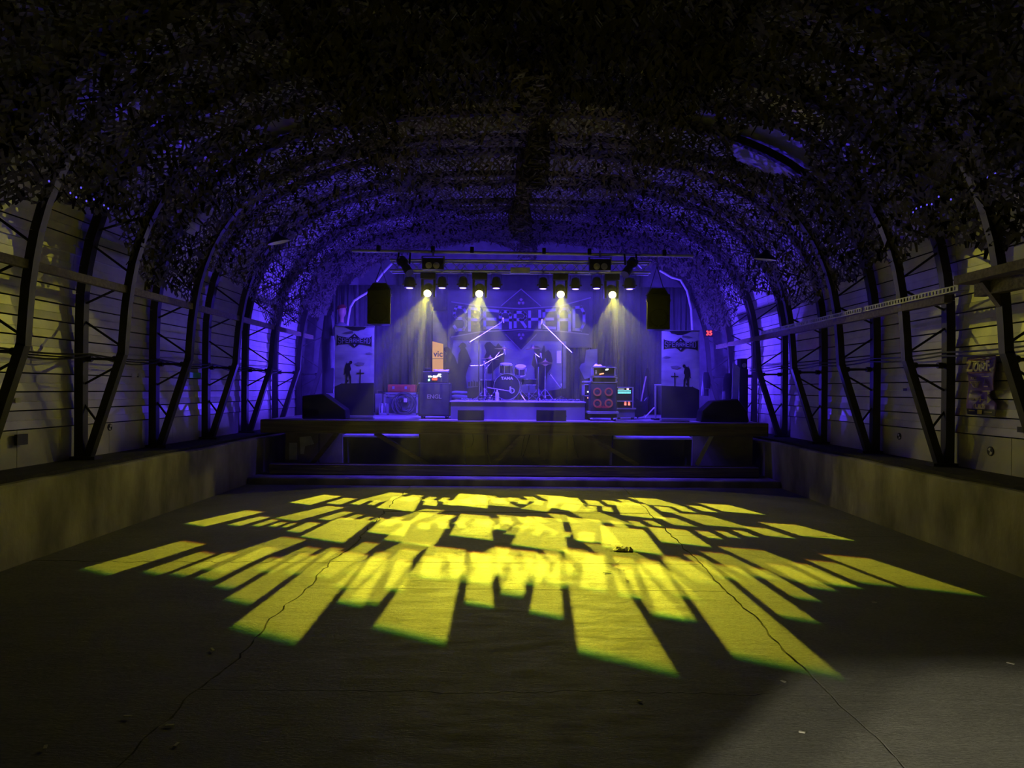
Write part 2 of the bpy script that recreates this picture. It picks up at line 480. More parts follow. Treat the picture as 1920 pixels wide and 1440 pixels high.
class Prof:
    def __init__(s, pts):
        # smooth the polyline (Catmull-Rom) and measure it
        P = [Vector((a, b, 0)) for a, b in pts]; Q = []
        for i in range(len(P) - 1):
            p0 = P[max(i - 1, 0)]; p1 = P[i]; p2 = P[i + 1]; p3 = P[min(i + 2, len(P) - 1)]
            for k in range(8):
                t = k / 8
                Q.append(0.5 * ((2 * p1) + (p2 - p0) * t + (2 * p0 - 5 * p1 + 4 * p2 - p3) * t * t + (3 * p1 - p0 - 3 * p2 + p3) * t ** 3))
        Q.append(P[-1]); s.q = Q; s.s = [0.0]
        for a, b in zip(Q, Q[1:]): s.s.append(s.s[-1] + (b - a).length)
        s.L = s.s[-1]
        s.arr = np.array([(a.x, a.y) for a in Q]); s.sa = np.array(s.s)
    def at(s, d):
        return float(np.interp(d, s.sa, s.arr[:, 0])), float(np.interp(d, s.sa, s.arr[:, 1]))
    def s_at_z(s, z):
        return float(np.interp(z, s.arr[:, 1], s.sa))
P_SKIN, P_IN, P_OUT, P_NET = Prof(SKIN), Prof(INNER), Prof(OUTER), Prof(NETP)
RIB_Y = [1.55 + 1.65 * k for k in range(10)]        # 1.55 ... 16.4

def wall_side(sd, name):
    # low concrete wall
    b = MB()
    n = 60
    top = lambda t: 0.73 + 0.006 * math.sin(t * 23) + random.uniform(-0.004, 0.004)
    ys = [-1.2 + (16.95 + 1.2) * i / n for i in range(n + 1)]
    P = []
    for y in ys:
        z = top(y)
        P += [(sd * 4.42, y, -0.1), (sd * 4.40, y, z - 0.02), (sd * 4.42, y, z), (sd * 5.10, y, z), (sd * 5.10, y, -0.1)]
    fs = []
    for i in range(n):
        for k in range(4):
            a = i * 5 + k; q = (a, a + 1, a + 6, a + 5); fs.append(q if sd < 0 else q[::-1])
    b.add(P, fs)
    w = b.obj(name, M_WALLC); tag(w, kind='structure')
    # dark sill the ribs stand on
    MB().bx(sd * 4.50, sd * 5.04, -1.1, 16.9, 0.725, 0.765).obj('sill', M_SILL, w)
    # flat panels at the foot of the cladding
    y = -1.0
    while y < 16.6:
        L = random.choice((1.65, 1.65, 1.1)); y1 = min(y + L, 16.75)
        MB().bx(sd * 5.045, sd * 5.075, y + 0.004, y1 - 0.004, 0.76, 1.14).obj('panel', M_PANEL, w)
        y = y1
    # lapped boards up the curve
    W = 0.194; s0 = P_SKIN.s_at_z(1.14)
    rows = 20
    for r in range(rows):
        sa = s0 + r * W; sb = sa + W
        xa, za = P_SKIN.at(sa); xb, zb = P_SKIN.at(sb)
        t = Vector((xb - xa, zb - za)).normalized(); nx, nz = -t.y, t.x    # inward normal (towards the axis)
        if nx > 0: nx, nz = -nx, -nz
        lap = 0.024
        step = 0.06 * ((r * 3) % 5) / 4 + random.uniform(-0.015, 0.015)
        cuts = [-1.0, 3.05, 6.15 + step, 8.05 + 0.02 * (r % 2), 11.20 + step, 13.95 - step, 16.75]
        for ya, yb in zip(cuts, cuts[1:]):
            if yb - ya < 0.1: continue
            mid = 0.5 * W
            xm, zm = P_SKIN.at(sa + mid)
            pr = [(xa + nx * lap, za + 0.014 + nz * lap), (xm + nx * (lap * 0.55), zm + nz * (lap * 0.55)), (xm + nx * (lap * 0.35), zm + 0.004 + nz * lap * 0.35), (xb + nx * 0.002, zb + nz * 0.002), (xb - nx * 0.02, zb - nz * 0.02), (xa - nx * 0.02, za + 0.014 - nz * 0.02)]
            bb = MB(); k = len(pr)
            g = 0.003
            bb.add([(sd * x, ya + g, z) for x, z in pr] + [(sd * x, yb - g, z) for x, z in pr],
                   [tuple(range(k)), tuple(range(2 * k - 1, k - 1, -1))] + [(i, k + i, k + (i + 1) % k, (i + 1) % k) for i in range(k)])
            bb.obj('plank', M_PLANK, w)
    return w, s0 + rows * W
wall_left, s_top = wall_side(-1, 'wall_left')
wall_right, s_top = wall_side(1, 'wall_right')

# ---- roof skin above the boards: cross-ribbed sheet
b = MB()
ns = 14; ny = 118
def roof_pt(sd, a, k):
    y = -1.1 + 17.9 * k / ny
    s_ = s_top - 0.03 + (P_SKIN.L - s_top + 0.03) * a
    x, z = P_SKIN.at(s_)
    tooth = (0.15, 0.10, 0.05, 0.0)[k % 4] * (1 if 0.02 < a else 0)
    return (sd * x, y, z - tooth * a if a < 0.3 else z - tooth * 0.3 - tooth * 0.7 * min(1, (a - 0.3) * 2))
P = []; idx = {}
prof_a = [(-1, i / ns) for i in range(ns + 1)] + [(1, 1 - i / ns) for i in range(1, ns + 1)]
for k in range(ny + 1):
    for sd, a in prof_a: P.append(roof_pt(sd, a, k))
w_ = len(prof_a)
b.add(P, [(k * w_ + i, (k + 1) * w_ + i, (k + 1) * w_ + i + 1, k * w_ + i + 1) for k in range(ny) for i in range(w_ - 1)])
ceiling = b.obj('ceiling', M_ROOF); tag(ceiling, kind='structure')
# opaque outer weather skin just above (keeps the hall closed)
b = MB()
OUTS = [(x * 1.03 + (0.05 if x > 0 else 0), z + 0.08) for x, z in SKIN]
full = [(-x, z) for x, z in OUTS] + [(x, z) for x, z in reversed(OUTS[:-1])]
b.add([(x, -1.2, z) for x, z in full] + [(x, 17.0, z) for x, z in full], [(i, len(full) + i, len(full) + i + 1, i + 1) for i in range(len(full) - 1)])
b.obj('roof_deck', M_BLACKBOARD, ceiling)

# ---- end walls
b = MB()
outline = [(x, z) for x, z in full]
pts = [(-5.3, -0.1)] + outline + [(5.3, -0.1)]
b.prism(pts, (0, 16.8, 0), (1, 0, 0), (0, 0, 1), -0.15)
wb = b.obj('wall_back', mat('end_wall', (0.16, 0.15, 0.16), 0.8)); tag(wb, kind='structure')
# rear wall behind the camera with an open doorway between x = -2.75 and -1.15
b = MB()
b.bx(-5.3, -2.75, -1.3, -1.15, -0.1, 2.17); b.bx(-1.15, 5.3, -1.3, -1.15, -0.1, 2.17)
b.bx(-5.3, 5.3, -1.3, -1.15, 2.17, 5.7)
wr = b.obj('wall_rear', mat('rear_wall', (0.10, 0.095, 0.085), 0.9)); tag(wr, kind='structure')

# ---- steel arch ribs
ORD = ['first', 'second', 'third', 'fourth', 'fifth', 'sixth', 'seventh', 'eighth', 'ninth', 'tenth']
def rib(y, k):
    n_from_stage = len(RIB_Y) - 1 - k
    t = thing('arch_rib', 'dark lattice steel arch rib spanning the hall, %s counted from the stage end' % ORD[n_from_stage], 'arch rib', (0, y, 0.74), 'steel arch ribs of the hall')
    full_detail = y > 4
    for sd in (-1, 1):
        def chord(name, prof, w, h, n):
            bb = MB(); pts = []
            for i in range(n + 1):
                x, z = prof.at(prof.L * i / n); pts.append((sd * x, y, z))
            for a, c in zip(pts, pts[1:]): bb.bar(a, c, w, h, (0, 1, 0))
            return bb.obj(name, M_STEEL, t)
        chord('outer_chord', P_OUT, 0.10, 0.10, 26 if full_detail else 14)
        chord('inner_chord', P_IN, 0.085, 0.085, 24 if full_detail else 12)
        MB().bar((sd * 4.86, y, 0.76), (sd * 4.47, y, 1.98), 0.085, 0.085, (0, 1, 0)).obj('raker', M_STEEL, t)
        MB().bx(sd * 4.74, sd * 5.02, y - 0.08, y + 0.08, 0.762, 0.80).obj('base_plate', M_STEEL, t)
        # tie rod with couplers at the knee
        bb = MB().cyl((sd * 4.47, y, 1.91), (sd * 4.95, y, 1.91), 0.016, n=8)
        tie = bb.obj('tie_rod', M_STEEL, t)
        for cx in (4.55, 4.85):
            MB().cyl((sd * (cx - 0.03), y, 1.91), (sd * (cx + 0.03), y, 1.91), 0.035, n=8).obj('coupler', M_BLACKM, tie)
        if not full_detail: continue
        ix = lambda z: P_IN.at(P_IN.s_at_z(z))[0]
        ox = lambda z: P_OUT.at(P_OUT.s_at_z(z))[0]
        for (za, ka), (zb, kb) in [((1.84, 'r'), (1.60, 'o')), ((1.44, 'o'), (1.16, 'r')), ((2.04, 'i'), (2.36, 'o')), ((2.52, 'o'), (2.78, 'i')), ((2.88, 'i'), (3.22, 'o')), ((3.36, 'o'), (3.56, 'i')), ((3.66, 'i'), (4.02, 'o')), ((4.12, 'o'), (4.24, 'i'))]:
            def pos(z, kk):
                if kk == 'i': return (sd * ix(z), y, z)
                if kk == 'o': return (sd * ox(z), y, z)
                return (sd * (4.86 - (z - 0.76) / 1.22 * 0.39), y, z)
            MB().cyl(pos(za, ka), pos(zb, kb), 0.013, n=6).obj('brace', M_STEEL, t)
    return t
for k, y in enumerate(RIB_Y): rib(y, k)

# ---- rails, conduits and trays running along the walls
o = MB().bx(-4.46, -4.40, 2.0, 15.6, 2.66, 2.74).obj('timber_rail', M_TIMBER); tag(o, 'long timber rail fixed along the ribs of the left wall', 'rail')
o = MB().bx(4.38, 4.46, 7.3, 15.6, 2.52, 2.60).obj('timber_rail', M_TIMBER); tag(o, 'long timber rail under the perforated cable tray', 'rail')
o = MB().tube([(-5.00, y, 3.07 + 0.01 * math.sin(y)) for y in np.linspace(3, 13, 14)], 0.018, 6).obj('conduit', M_WHITE); tag(o, 'thin white conduit running high along the left boards', 'conduit')
def tray(y0, y1, lab):
    t = thing('cable_tray', lab, 'cable tray', (4.38, y0, 2.62), 'perforated cable trays')
    b = MB(); n = int((y1 - y0) / 0.06)
    b.bx(4.335, 4.345, y0, y1, 2.60, 2.612); b.bx(4.335, 4.345, y0, y1, 2.648, 2.66)
    for i in range(n):
        yy = y0 + (y1 - y0) * i / n
        b.bx(4.335, 4.345, yy, yy + 0.026, 2.612, 2.648)
    b.obj('slotted_side', mat('galvanised', (0.45, 0.45, 0.47), 0.5), t)
    MB().bx(4.345, 4.44, y0, y1, 2.60, 2.608).obj('tray_bed', M_ALU, t)
tray(7.0, 8.9, 'perforated metal cable tray nearest the timber shelf on the wall')
tray(8.95, 12.6, 'perforated metal cable tray running on towards the stage')
def cable_run(x, z, y0, y1, sag, lab):
    b = MB(); pts = []
    ys = [y for y in RIB_Y if y0 <= y <= y1]
    for a, c in zip(ys, ys[1:]):
        for i in range(8):
            t = i / 8; pts.append((x, a + (c - a) * t, z - sag * math.sin(PI * t)))
    pts.append((x, ys[-1], z))
    tag(b.tube(pts, 0.010, 5).obj('cable', M_CABLE), lab, 'cable', 'cables strung along the walls')
cable_run(-4.93 + 0.08, 1.965, 3, 16, 0.03, 'upper black cable strung rib to rib along the left boards')
cable_run(-4.85 + 0.03, 1.95, 3, 16, 0.075, 'slack lower black cable strung rib to rib along the left boards')
cable_run(4.85, 2.06, 3, 16, 0.02, 'black cable pair top strand along the right boards')
cable_run(4.85, 2.02, 3, 16, 0.03, 'black cable pair lower strand along the right boards')
# shelf on the right at the edge of the picture
t = thing('wall_shelf', 'rough timber shelf on the wall above the festival poster', 'shelf', (4.4, 5.4, 2.6))
MB().bx(4.14, 4.60, 4.4, 6.75, 2.62, 2.70).obj('shelf_board', M_TIMBER, t)
MB().bx(4.30, 4.40, 4.4, 6.7, 2.50, 2.62).obj('edge_batten', M_BEAM, t)
MB().bar((4.42, 6.5, 2.40), (4.25, 6.5, 2.62), 0.06, 0.06).obj('bracket', M_TIMBER, t)
o = MB().bx(4.28, 4.45, 5.9, 6.15, 2.70, 2.86).obj('white_box', M_WHITE, bevel=0.008); tag(o, 'small white carton standing on the timber shelf', 'box')
# ================================================================== NETS
def vnoise(x, y, seed):
    r = np.random.default_rng(seed); T = r.random((64, 64))
    xi = np.floor(x).astype(int); yi = np.floor(y).astype(int); fx = x - xi; fy = y - yi
    fx = fx * fx * (3 - 2 * fx); fy = fy * fy * (3 - 2 * fy)
    g = lambda a, b_: T[a % 64, b_ % 64]
    return (g(xi, yi) * (1 - fx) + g(xi + 1, yi) * fx) * (1 - fy) + (g(xi, yi + 1) * (1 - fx) + g(xi + 1, yi + 1) * fx) * fy
HOLES = [(1, 3.02, 8.55, 0.42, 0.55), (-1, 2.72, 8.25, 0.16, 0.18), (-1, 2.95, 8.6, 0.10, 0.12), (-1, 4.02, 9.1, 0.14, 0.18), (1, 2.2, 8.3, 0.12, 0.15)]
def net_pos(side, s, y, seed, lift=0.0):
    """s: metres up the section from the lower hem"""
    s = np.clip(s, -0.5, P_NET.L)
    x = np.interp(s, P_NET.sa, P_NET.arr[:, 0]); z = np.interp(s, P_NET.sa, P_NET.arr[:, 1])
    z = np.where(s < 0, P_NET.arr[0, 1] + s, z)
    e = 0.05
    x2 = np.interp(np.clip(s, 0, None) + e, P_NET.sa, P_NET.arr[:, 0]); z2 = np.interp(np.clip(s, 0, None) + e, P_NET.sa, P_NET.arr[:, 1])
    x1 = np.interp(np.clip(s, 0, None) - e, P_NET.sa, P_NET.arr[:, 0]); z1 = np.interp(np.clip(s, 0, None) - e, P_NET.sa, P_NET.arr[:, 1])
    tx, tz = x2 - x1, z2 - z1; l = np.sqrt(tx * tx + tz * tz) + 1e-6
    nx, nz = -tz / l, tx / l                           # towards inside: -x, then -z at the crown
    nx, nz = -np.abs(nx), -np.abs(nz)
    ph = (y - RIB_Y[0]) / 1.65
    bay = 0.5 - 0.5 * np.cos(2 * PI * ph)
    crown = np.clip(s / P_NET.L * 1.6 - 0.5, 0, 1)
    q = vnoise(s * 0.9 + 3, y * 0.7 + 7, seed); q2 = vnoise(s * 3.1, y * 2.7, seed + 1)
    disp = bay * (0.02 + 0.20 * crown) * (0.5 + q) + 0.16 * (q - 0.4) + 0.07 * (q2 - 0.5) - lift
    disp = np.maximum(disp, -0.03 - lift)
    return np.stack([side * (x + nx * disp), y, z + nz * disp], 1)
def net_mesh(name, side, sA, sB, yA, yB, cell, width, m, label, seed, hem=True, leaves=0.0, lift=0.0, drop=0.0):
    r = np.random.default_rng(seed)
    rows = int((sB - sA + (0.9 if hem else 0)) / (cell * 0.5)); cols = int((yB - yA) / (cell * 0.62))
    s_start = sA - (0.45 if hem else 0)
    i = np.arange(rows)[:, None]; j = np.arange(cols + 1)[None, :]
    S = s_start + cell * 0.5 * i + cell * 0.25 * np.where((i + j) % 2 == 0, 1, -1) + r.normal(0, cell * 0.15, (rows, cols + 1))
    Y = yA + (yB - yA) * j / cols + r.normal(0, cell * 0.15, (rows, cols + 1))
    A = np.stack([S[:, :-1], Y[:, :-1]], -1).reshape(-1, 2); B = np.stack([S[:, 1:], Y[:, 1:]], -1).reshape(-1, 2)
    mid = 0.5 * (A + B)
    keep = np.ones(len(A), bool)
    if hem:
        edge = 0.10 + 0.75 * (vnoise(mid[:, 1] * 0.55 + 11, mid[:, 1] * 0 + seed, seed + 5) - 0.5) + 0.22 * (vnoise(mid[:, 1] * 2.6, mid[:, 1] * 0 + 2, seed + 6) - 0.5)
        keep &= mid[:, 0] > edge
    pm = net_pos(side, mid[:, 0], mid[:, 1], 5, 0)
    for sd, hx, hy, rs, ry in HOLES:
        if sd != side: continue
        keep &= (((np.abs(pm[:, 0]) - hx) / rs) ** 2 + ((mid[:, 1] - hy) / ry) ** 2) > 1
    if drop > 0:
        keep &= vnoise(mid[:, 0] * 1.1 + 5, mid[:, 1] * 0.9, seed + 9) > drop
    keep &= r.random(len(A)) > 0.03
    A, B, mid = A[keep], B[keep], mid[keep]
    d = B - A; L = np.sqrt((d ** 2).sum(1))[:, None] + 1e-6; d = d / L
    pn = np.stack([-d[:, 1], d[:, 0]], 1)
    w = width * r.uniform(0.6, 1.5, (len(A), 1)) / 2
    A2, B2 = A - d * w * 0.6, B + d * w * 0.6
    q = [A2 - pn * w, B2 - pn * w * r.uniform(0.5, 1.1, (len(A), 1)), B2 + pn * w, A2 + pn * w * r.uniform(0.5, 1.1, (len(A), 1))]
    n = len(A)
    V = np.empty((n, 4, 3))
    for k in range(4):
        V[:, k] = net_pos(side, q[k][:, 0], q[k][:, 1], 5, lift)
    V[:, :, 2] += r.normal(0, 0.009, (n, 4)); V[:, :, 1] += r.normal(0, 0.006, (n, 4))
    if leaves > 0:
        nl = int(n * leaves); pick = r.integers(0, n, nl)
        c = net_pos(side, mid[pick, 0], mid[pick, 1], 5, lift)
        LV = np.empty((nl, 4, 3)); a = r.uniform(0, 2 * PI, nl); ln = r.uniform(0.04, 0.13, nl); wd = r.uniform(0.012, 0.03, nl)
        dirv = np.stack([np.cos(a) * 0.6, np.sin(a) * 0.6, -r.uniform(0.3, 1.0, nl)], 1)
        sv = np.stack([-np.sin(a), np.cos(a), np.zeros(nl)], 1)
        LV[:, 0] = c - sv * wd[:, None]; LV[:, 1] = c + sv * wd[:, None]
        LV[:, 2] = c + dirv * ln[:, None] + sv * (wd * 0.7)[:, None]; LV[:, 3] = c + dirv * ln[:, None] - sv * (wd * 0.4)[:, None]
        V = np.concatenate([V, LV], 0); n += nl
    me = bpy.data.meshes.new(name)
    me.vertices.add(n * 4); me.vertices.foreach_set('co', V.reshape(-1).astype(np.float32))
    me.loops.add(n * 4); me.loops.foreach_set('vertex_index', np.arange(n * 4, dtype=np.int32))
    me.polygons.add(n); me.polygons.foreach_set('loop_start', np.arange(0, n * 4, 4, dtype=np.int32)); me.polygons.foreach_set('loop_total', np.full(n, 4, dtype=np.int32))
    me.materials.append(m); me.update(calc_edges=True)
    ob = bpy.data.objects.new(name, me); COL.objects.link(ob)
    tag(ob, label, 'net', 'camouflage nets under the roof')
    return ob
SH = 3.35           # metres up from the hem where side nets end and crown nets begin
net_mesh('camouflage_net', -1, 0.0, SH, 3.0, 9.7, 0.085, 0.032, M_NET, 'camouflage net draped down the left side, half nearer the camera', 21, True, 0.35)
net_mesh('camouflage_net', -1, 0.0, SH, 9.6, 16.3, 0.085, 0.022, M_NET_LIT, 'camouflage net draped down the left side towards the stage', 22, True, 0.20)
net_mesh('camouflage_net', 1, 0.0, SH, 3.0, 9.7, 0.085, 0.034, M_NET, 'camouflage net draped down the right side, half nearer the camera', 23, True, 0.40)
net_mesh('camouflage_net', 1, 0.0, SH, 9.6, 16.3, 0.085, 0.023, M_NET_LIT, 'camouflage net draped down the right side towards the stage', 24, True, 0.25)
net_mesh('camouflage_net', -1, SH - 0.15, P_NET.L, 1.5, 8.4, 0.080, 0.042, M_NET, 'ragged camouflage net under the crown above the camera, left of the ridge', 25, False, 0.9)
net_mesh('camouflage_net', -1, SH - 0.15, P_NET.L, 8.3, 16.3, 0.080, 0.025, M_NET_LIT, 'camouflage net under the crown towards the stage, left of the ridge', 26, False, 0.14)
net_mesh('camouflage_net', 1, SH - 0.15, P_NET.L, 1.5, 8.4, 0.080, 0.042, M_NET, 'ragged camouflage net under the crown above the camera, right of the ridge', 27, False, 0.9)
net_mesh('camouflage_net', 1, SH - 0.15, P_NET.L, 8.3, 16.3, 0.080, 0.025, M_NET_LIT, 'camouflage net under the crown towards the stage, right of the ridge', 28, False, 0.14)
# gathered length of net hanging along the ridge
def ridge_net():
    b = MB(); r = np.random.default_rng(3); n = 0
    for i in range(5200):
        y = 6.2 + 9.4 * r.random(); t = 2 * PI * r.random()
        rad = 0.13 + 0.06 * math.sin(y * 2.1) + 0.03 * math.sin(y * 5.3)
        c = Vector((0.16 + 0.10 * math.sin(y * 0.9), y, 4.62 + 0.06 * math.sin(y * 1.9)))
        p = c + Vector((math.cos(t) * rad, 0, math.sin(t) * rad * 1.2))
        d = Vector((-math.sin(t) * r.uniform(-1, 1), r.uniform(-1, 1), math.cos(t) * r.uniform(-1, 1))).normalized() * r.uniform(0.04, 0.09)
        s = Vector((r.uniform(-1, 1), r.uniform(-1, 1), r.uniform(-1, 1))).normalized() * r.uniform(0.008, 0.018)
        b.add([p - d - s, p + d - s, p + d + s, p - d + s], [(0, 1, 2, 3)])
    o = b.obj('gathered_net', M_NET_LIT)
    tag(o, 'rope-like gathered camouflage net hanging along the ridge', 'net')
ridge_net()

# ================================================================== STAGE
stage = thing('stage', 'raised timber stage with heavy front beam and boarded front', 'stage', (0, 14.0, 0.0))
MB().bx(-4.36, 4.36, 12.25, 12.55, 0.82, STAGE_Z).obj('front_beam', M_BEAM, stage, bevel=0.015)
MB().bx(-4.17, 4.17, 12.15, 12.40, 0.13, 0.30).obj('foot_beam', M_BEAM, stage, bevel=0.012)
SLOT = [((645 - 965) * 12.8 / F, (787 - 965) * 12.8 / F), ((1150 - 965) * 12.8 / F, (1297 - 965) * 12.8 / F)]
yb = 12.56
k = 0
while yb < 16.2:
    y1 = yb + (0.48 if k == 0 else 0.29)
    if k == 0:
        xs = [-4.3, SLOT[0][0], SLOT[0][1], SLOT[1][0], SLOT[1][1], 4.3]
        for a, c in ((xs[0], xs[1]), (xs[2], xs[3]), (xs[4], xs[5])):
            MB().bx(a, c, yb, y1 - 0.006, 1.01, STAGE_Z).obj('deck_board', M_DECK, stage)
    else:
        MB().bx(-4.3, 4.3, yb, y1 - 0.006, 1.01, STAGE_Z - 0.001 * (k % 2)).obj('deck_board', M_DECK, stage)
    yb = y1; k += 1
for a, c in SLOT:
    MB().prism([(12.76, 0.757), (13.02, 0.775), (13.02, 0.745), (12.76, 0.725)], (a, 0, 0), (0, 1, 0), (0, 0, 1), c - a).obj('slot_batten', mat('slot_paint', (0.35, 0.35, 0.36), 0.7), stage)
    b = MB(); b.bx(a, c, 13.35, 13.40, 0.0, 0.98); b.bx(a - 0.02, a, 12.74, 13.35, 0.0, 0.9); b.bx(c, c + 0.02, 12.74, 13.35, 0.0, 0.9); b.bx(a, c, 12.74, 13.35, 0.0, 0.02)
    b.obj('opening_shade_boards', M_BLACKBOARD, stage)  # black boards put in for the darkness inside the openings
for p0, p1 in ((536, 598), (600, 643), (789, 872), (874, 1063), (1065, 1148), (1299, 1412)):
    a, c = (p0 - 965) * 12.72 / F, (p1 - 965) * 12.72 / F
    MB().bx(a, c, 12.72, 12.74, 0.10, 1.0).obj('fascia_panel', M_FASCIA, stage)
def brace(p, q, w, d=12.5, m=M_TIMBER):
    a, c = wpt(*p, d), wpt(*q, d)
    MB().bar(a, c, 0.07, w, (0, 1, 0)).obj('diagonal_brace', m, stage)
brace((632, 812), (584, 872), 0.10); brace((704, 812), (806, 872), 0.13); brace((1092, 812), (1196, 872), 0.13)
brace((984, 812), (922, 872), 0.09); brace((1335, 815), (1306, 872), 0.035, m=M_ALU)
MB().bx(-4.40, 4.40, 11.78, 12.60, -0.06, 0.115).obj('concrete_step', M_WALLC, stage, bevel=0.02)
o = MB().bx(-4.0, -3.86, 12.70, 12.716, 0.32, 0.62).obj('torn_poster', mat('torn_paper', (0.5, 0.5, 0.46), 0.8)); tag(o, 'torn pale poster scraps on the stage front by the brace', 'poster')
b = MB(); b.prism([(0, 0), (0.20, 0.02), (0.26, -0.12), (0.10, -0.16), (0.08, -0.3), (0.02, -0.3)], (-3.82, 12.715, 0.72), (1, 0, 0), (0, 0, 1), 0.004)
b.obj('torn_scrap', MATS['torn_paper'], o)
def wire(pts, lab, r=0.006):
    tag(MB().tube([wpt(x, y, 12.66) for x, y in pts], r, 5).obj('hanging_wire', M_CABLE), lab, 'wire', 'wires hanging under the stage')
wire([(886, 812), (888, 826), (884, 838), (876, 840)], 'hooked wire hanging beside the dark seam under the stage')
wire([(914, 812), (914, 845), (918, 862), (924, 872)], 'long curved wire hanging to the foot beam')
wire([(984, 812), (980, 835), (977, 855)], 'short wire hanging behind the middle brace')
wire([(994, 812), (986, 842), (978, 862)], 'slanted wire crossing behind the middle brace')
wire([(1010, 812), (1011, 852)], 'straight short wire hanging right of the middle brace')
wire([(1073, 812), (1078, 840), (1084, 858)], 'wire hanging close to the long diagonal brace')

# ---- drum riser
riser = thing('drum_riser', 'low blue-lit drum riser with a plain front', 'riser', (0.06, 13.85, STAGE_Z))
RX0, RX1, RY0, RZ = -1.15, 1.27, 12.87, 1.385
MB().bx(RX0, RX1, RY0 + 0.02, 14.9, STAGE_Z, RZ - 0.02).obj('riser_front', mat('riser_board', (0.15, 0.145, 0.15), 0.7, var=0.1), riser)
MB().bx(RX0 - 0.015, RX1 + 0.015, RY0, 14.92, RZ - 0.02, RZ).obj('riser_top', mat('riser_top', (0.5, 0.47, 0.47), 0.6), riser)

# ================================================================== CURTAINS, BACKDROP AND BANNERS
def curtain(x0, x1, y, z0, z1, nf, amp, lab, seed, m=M_CURTAIN, name='stage_curtain'):
    r = np.random.default_rng(seed); ph = r.uniform(0, 6.28, 4)
    def fn(u, v):
        x = x0 + (x1 - x0) * u
        w = math.sin(u * nf * 6.28 + ph[0] + 0.4 * v) + 0.5 * math.sin(u * nf * 2.3 * 6.28 + ph[1] + v) + 0.4 * math.sin(u * nf * 0.4 * 6.28 + ph[2])
        return (x + 0.02 * math.sin(v * 5 + u * 20), y + amp * w * (0.5 + 0.5 * (1 - v)), z0 + (z1 - z0) * v)
    o = MB().grid(fn, int(nf * 14), 8).obj(name, m, smooth=True, solid=0.008)
    return tag(o, lab, 'curtain', 'grey curtains behind the stage')
curtain(-3.55, -1.86, 16.30, STAGE_Z, 3.95, 9, 0.045, 'dark grey folded curtain behind the guitar amplifier', 1)
curtain(1.70, 3.45, 16.32, STAGE_Z, 3.95, 10, 0.05, 'dark grey folded curtain behind the bass rig', 2)
curtain(-2.7, 2.9, 16.50, 3.40, 4.25, 12, 0.05, 'dark curtain strip high behind the truss', 3)
curtain(-3.95, -3.45, 15.6, 2.0, 3.85, 4, 0.05, 'dark drape bunched beside the left hanging loudspeaker', 4)
curtain(3.30, 3.85, 15.6, 2.0, 3.85, 4, 0.05, 'dark drape bunched beside the right hanging loudspeaker', 5)
curtain(1.02, 1.68, 16.12, STAGE_Z, 3.4, 5, 0.03, 'grey curtain strip showing between the printed backdrop and the bass rig', 6)

def flat(name, pts, d, m, parent=None, t=0.004):
    """flat printed or cut shape standing at distance d; pts read off the photograph"""
    P = [wpt(x, y, d) for x, y in pts]
    poly = [(p.x, p.z) for p in P]
    return MB().prism(poly, (0, d, 0), (1, 0, 0), (0, 0, 1), t).obj(name, m, parent)
LET = {'S': [[(1, .82), (.78, 1), (.2, 1), (0, .82), (0, .62), (.2, .5), (.8, .5), (1, .36), (1, .18), (.8, 0), (.2, 0), (0, .16)]],
       'P': [[(0.05, -0.05), (0.05, 1), (.8, 1), (1, .85), (1, .6), (.8, .45), (.05, .45)]],
       'E': [[(1, 1), (0, 1), (0, 0), (1, 0)], [(0, .5), (.8, .5)]],
       'A': [[(0, -0.05), (0, .8), (.22, 1), (.78, 1), (1, .8), (1, -0.05)], [(0, .45), (1, .45)]],
       'R': [[(0.05, 0), (0.05, 1), (.8, 1), (1, .85), (1, .62), (.8, .48), (.05, .48)], [(.55, .48), (1, 0)]],
       'H': [[(0, 0), (0, 1)], [(1, 0), (1, 1)], [(0, .5), (1, .5)]],
       'D': [[(0, 0), (0, 1), (.7, 1), (1, .72), (1, .28), (.7, 0), (0, 0)]]}
def band_word(word, xs, top, bot, th, d, m, parent, toff=0.006):
    for i, ch in enumerate(word):
        xa, xb = xs[i]; b = MB()
        def mp(p):
            x = xa + (xb - xa) * p[0]; y = bot(x) + (top(x) - bot(x)) * p[1]
            return wpt(x, y, d)
        for st in LET[ch]:
            for p, q in zip(st, st[1:]):
                A, B = mp(p), mp(q); dd = (B - A).normalized(); A = A - dd * th / 2; B = B + dd * th / 2
                b.bar(A, B, toff, th, (0, 1, 0)) if False else b.prism([(-0.0, -th / 2), ((B - A).length, -th / 2), ((B - A).length, th / 2), (0, th / 2)], A, dd, Vector((-dd.z, 0, dd.x)), toff if True else 0)
        b.obj('letter', m, parent)
def cloudy(name, lo, hi, scale=1.2):
    if name in MATS: return MATS[name]
    m = mat(name, [(a + b_) / 2 for a, b_ in zip(lo, hi)], 0.85)
    nt = m.node_tree
    for n in nt.nodes:
        if n.type == 'MIX': n.inputs[6].default_value = (*lo, 1); n.inputs[7].default_value = (*hi, 1)
        if n.type == 'TEX_NOISE': n.inputs['Scale'].default_value = scale
        if n.type == 'MAPPING': n.inputs['Scale'].default_value = (1, 1, 2.4)
    return m
M_PSKY = cloudy('printed_sky', (0.20, 0.20, 0.24), (0.52, 0.52, 0.56), 1.6)
M_BSKY = cloudy('backdrop_sky', (0.075, 0.075, 0.10), (0.18, 0.18, 0.21), 1.4)
M_BTOP = cloudy('backdrop_dark', (0.028, 0.025, 0.036), (0.06, 0.05, 0.07), 2.0)
M_BBAND = mat('backdrop_band', (0.016, 0.014, 0.02), 0.85, var=0.5, scale=14)
M_BLET = mat('backdrop_letters', (0.20, 0.19, 0.25), 0.8, var=0.2)
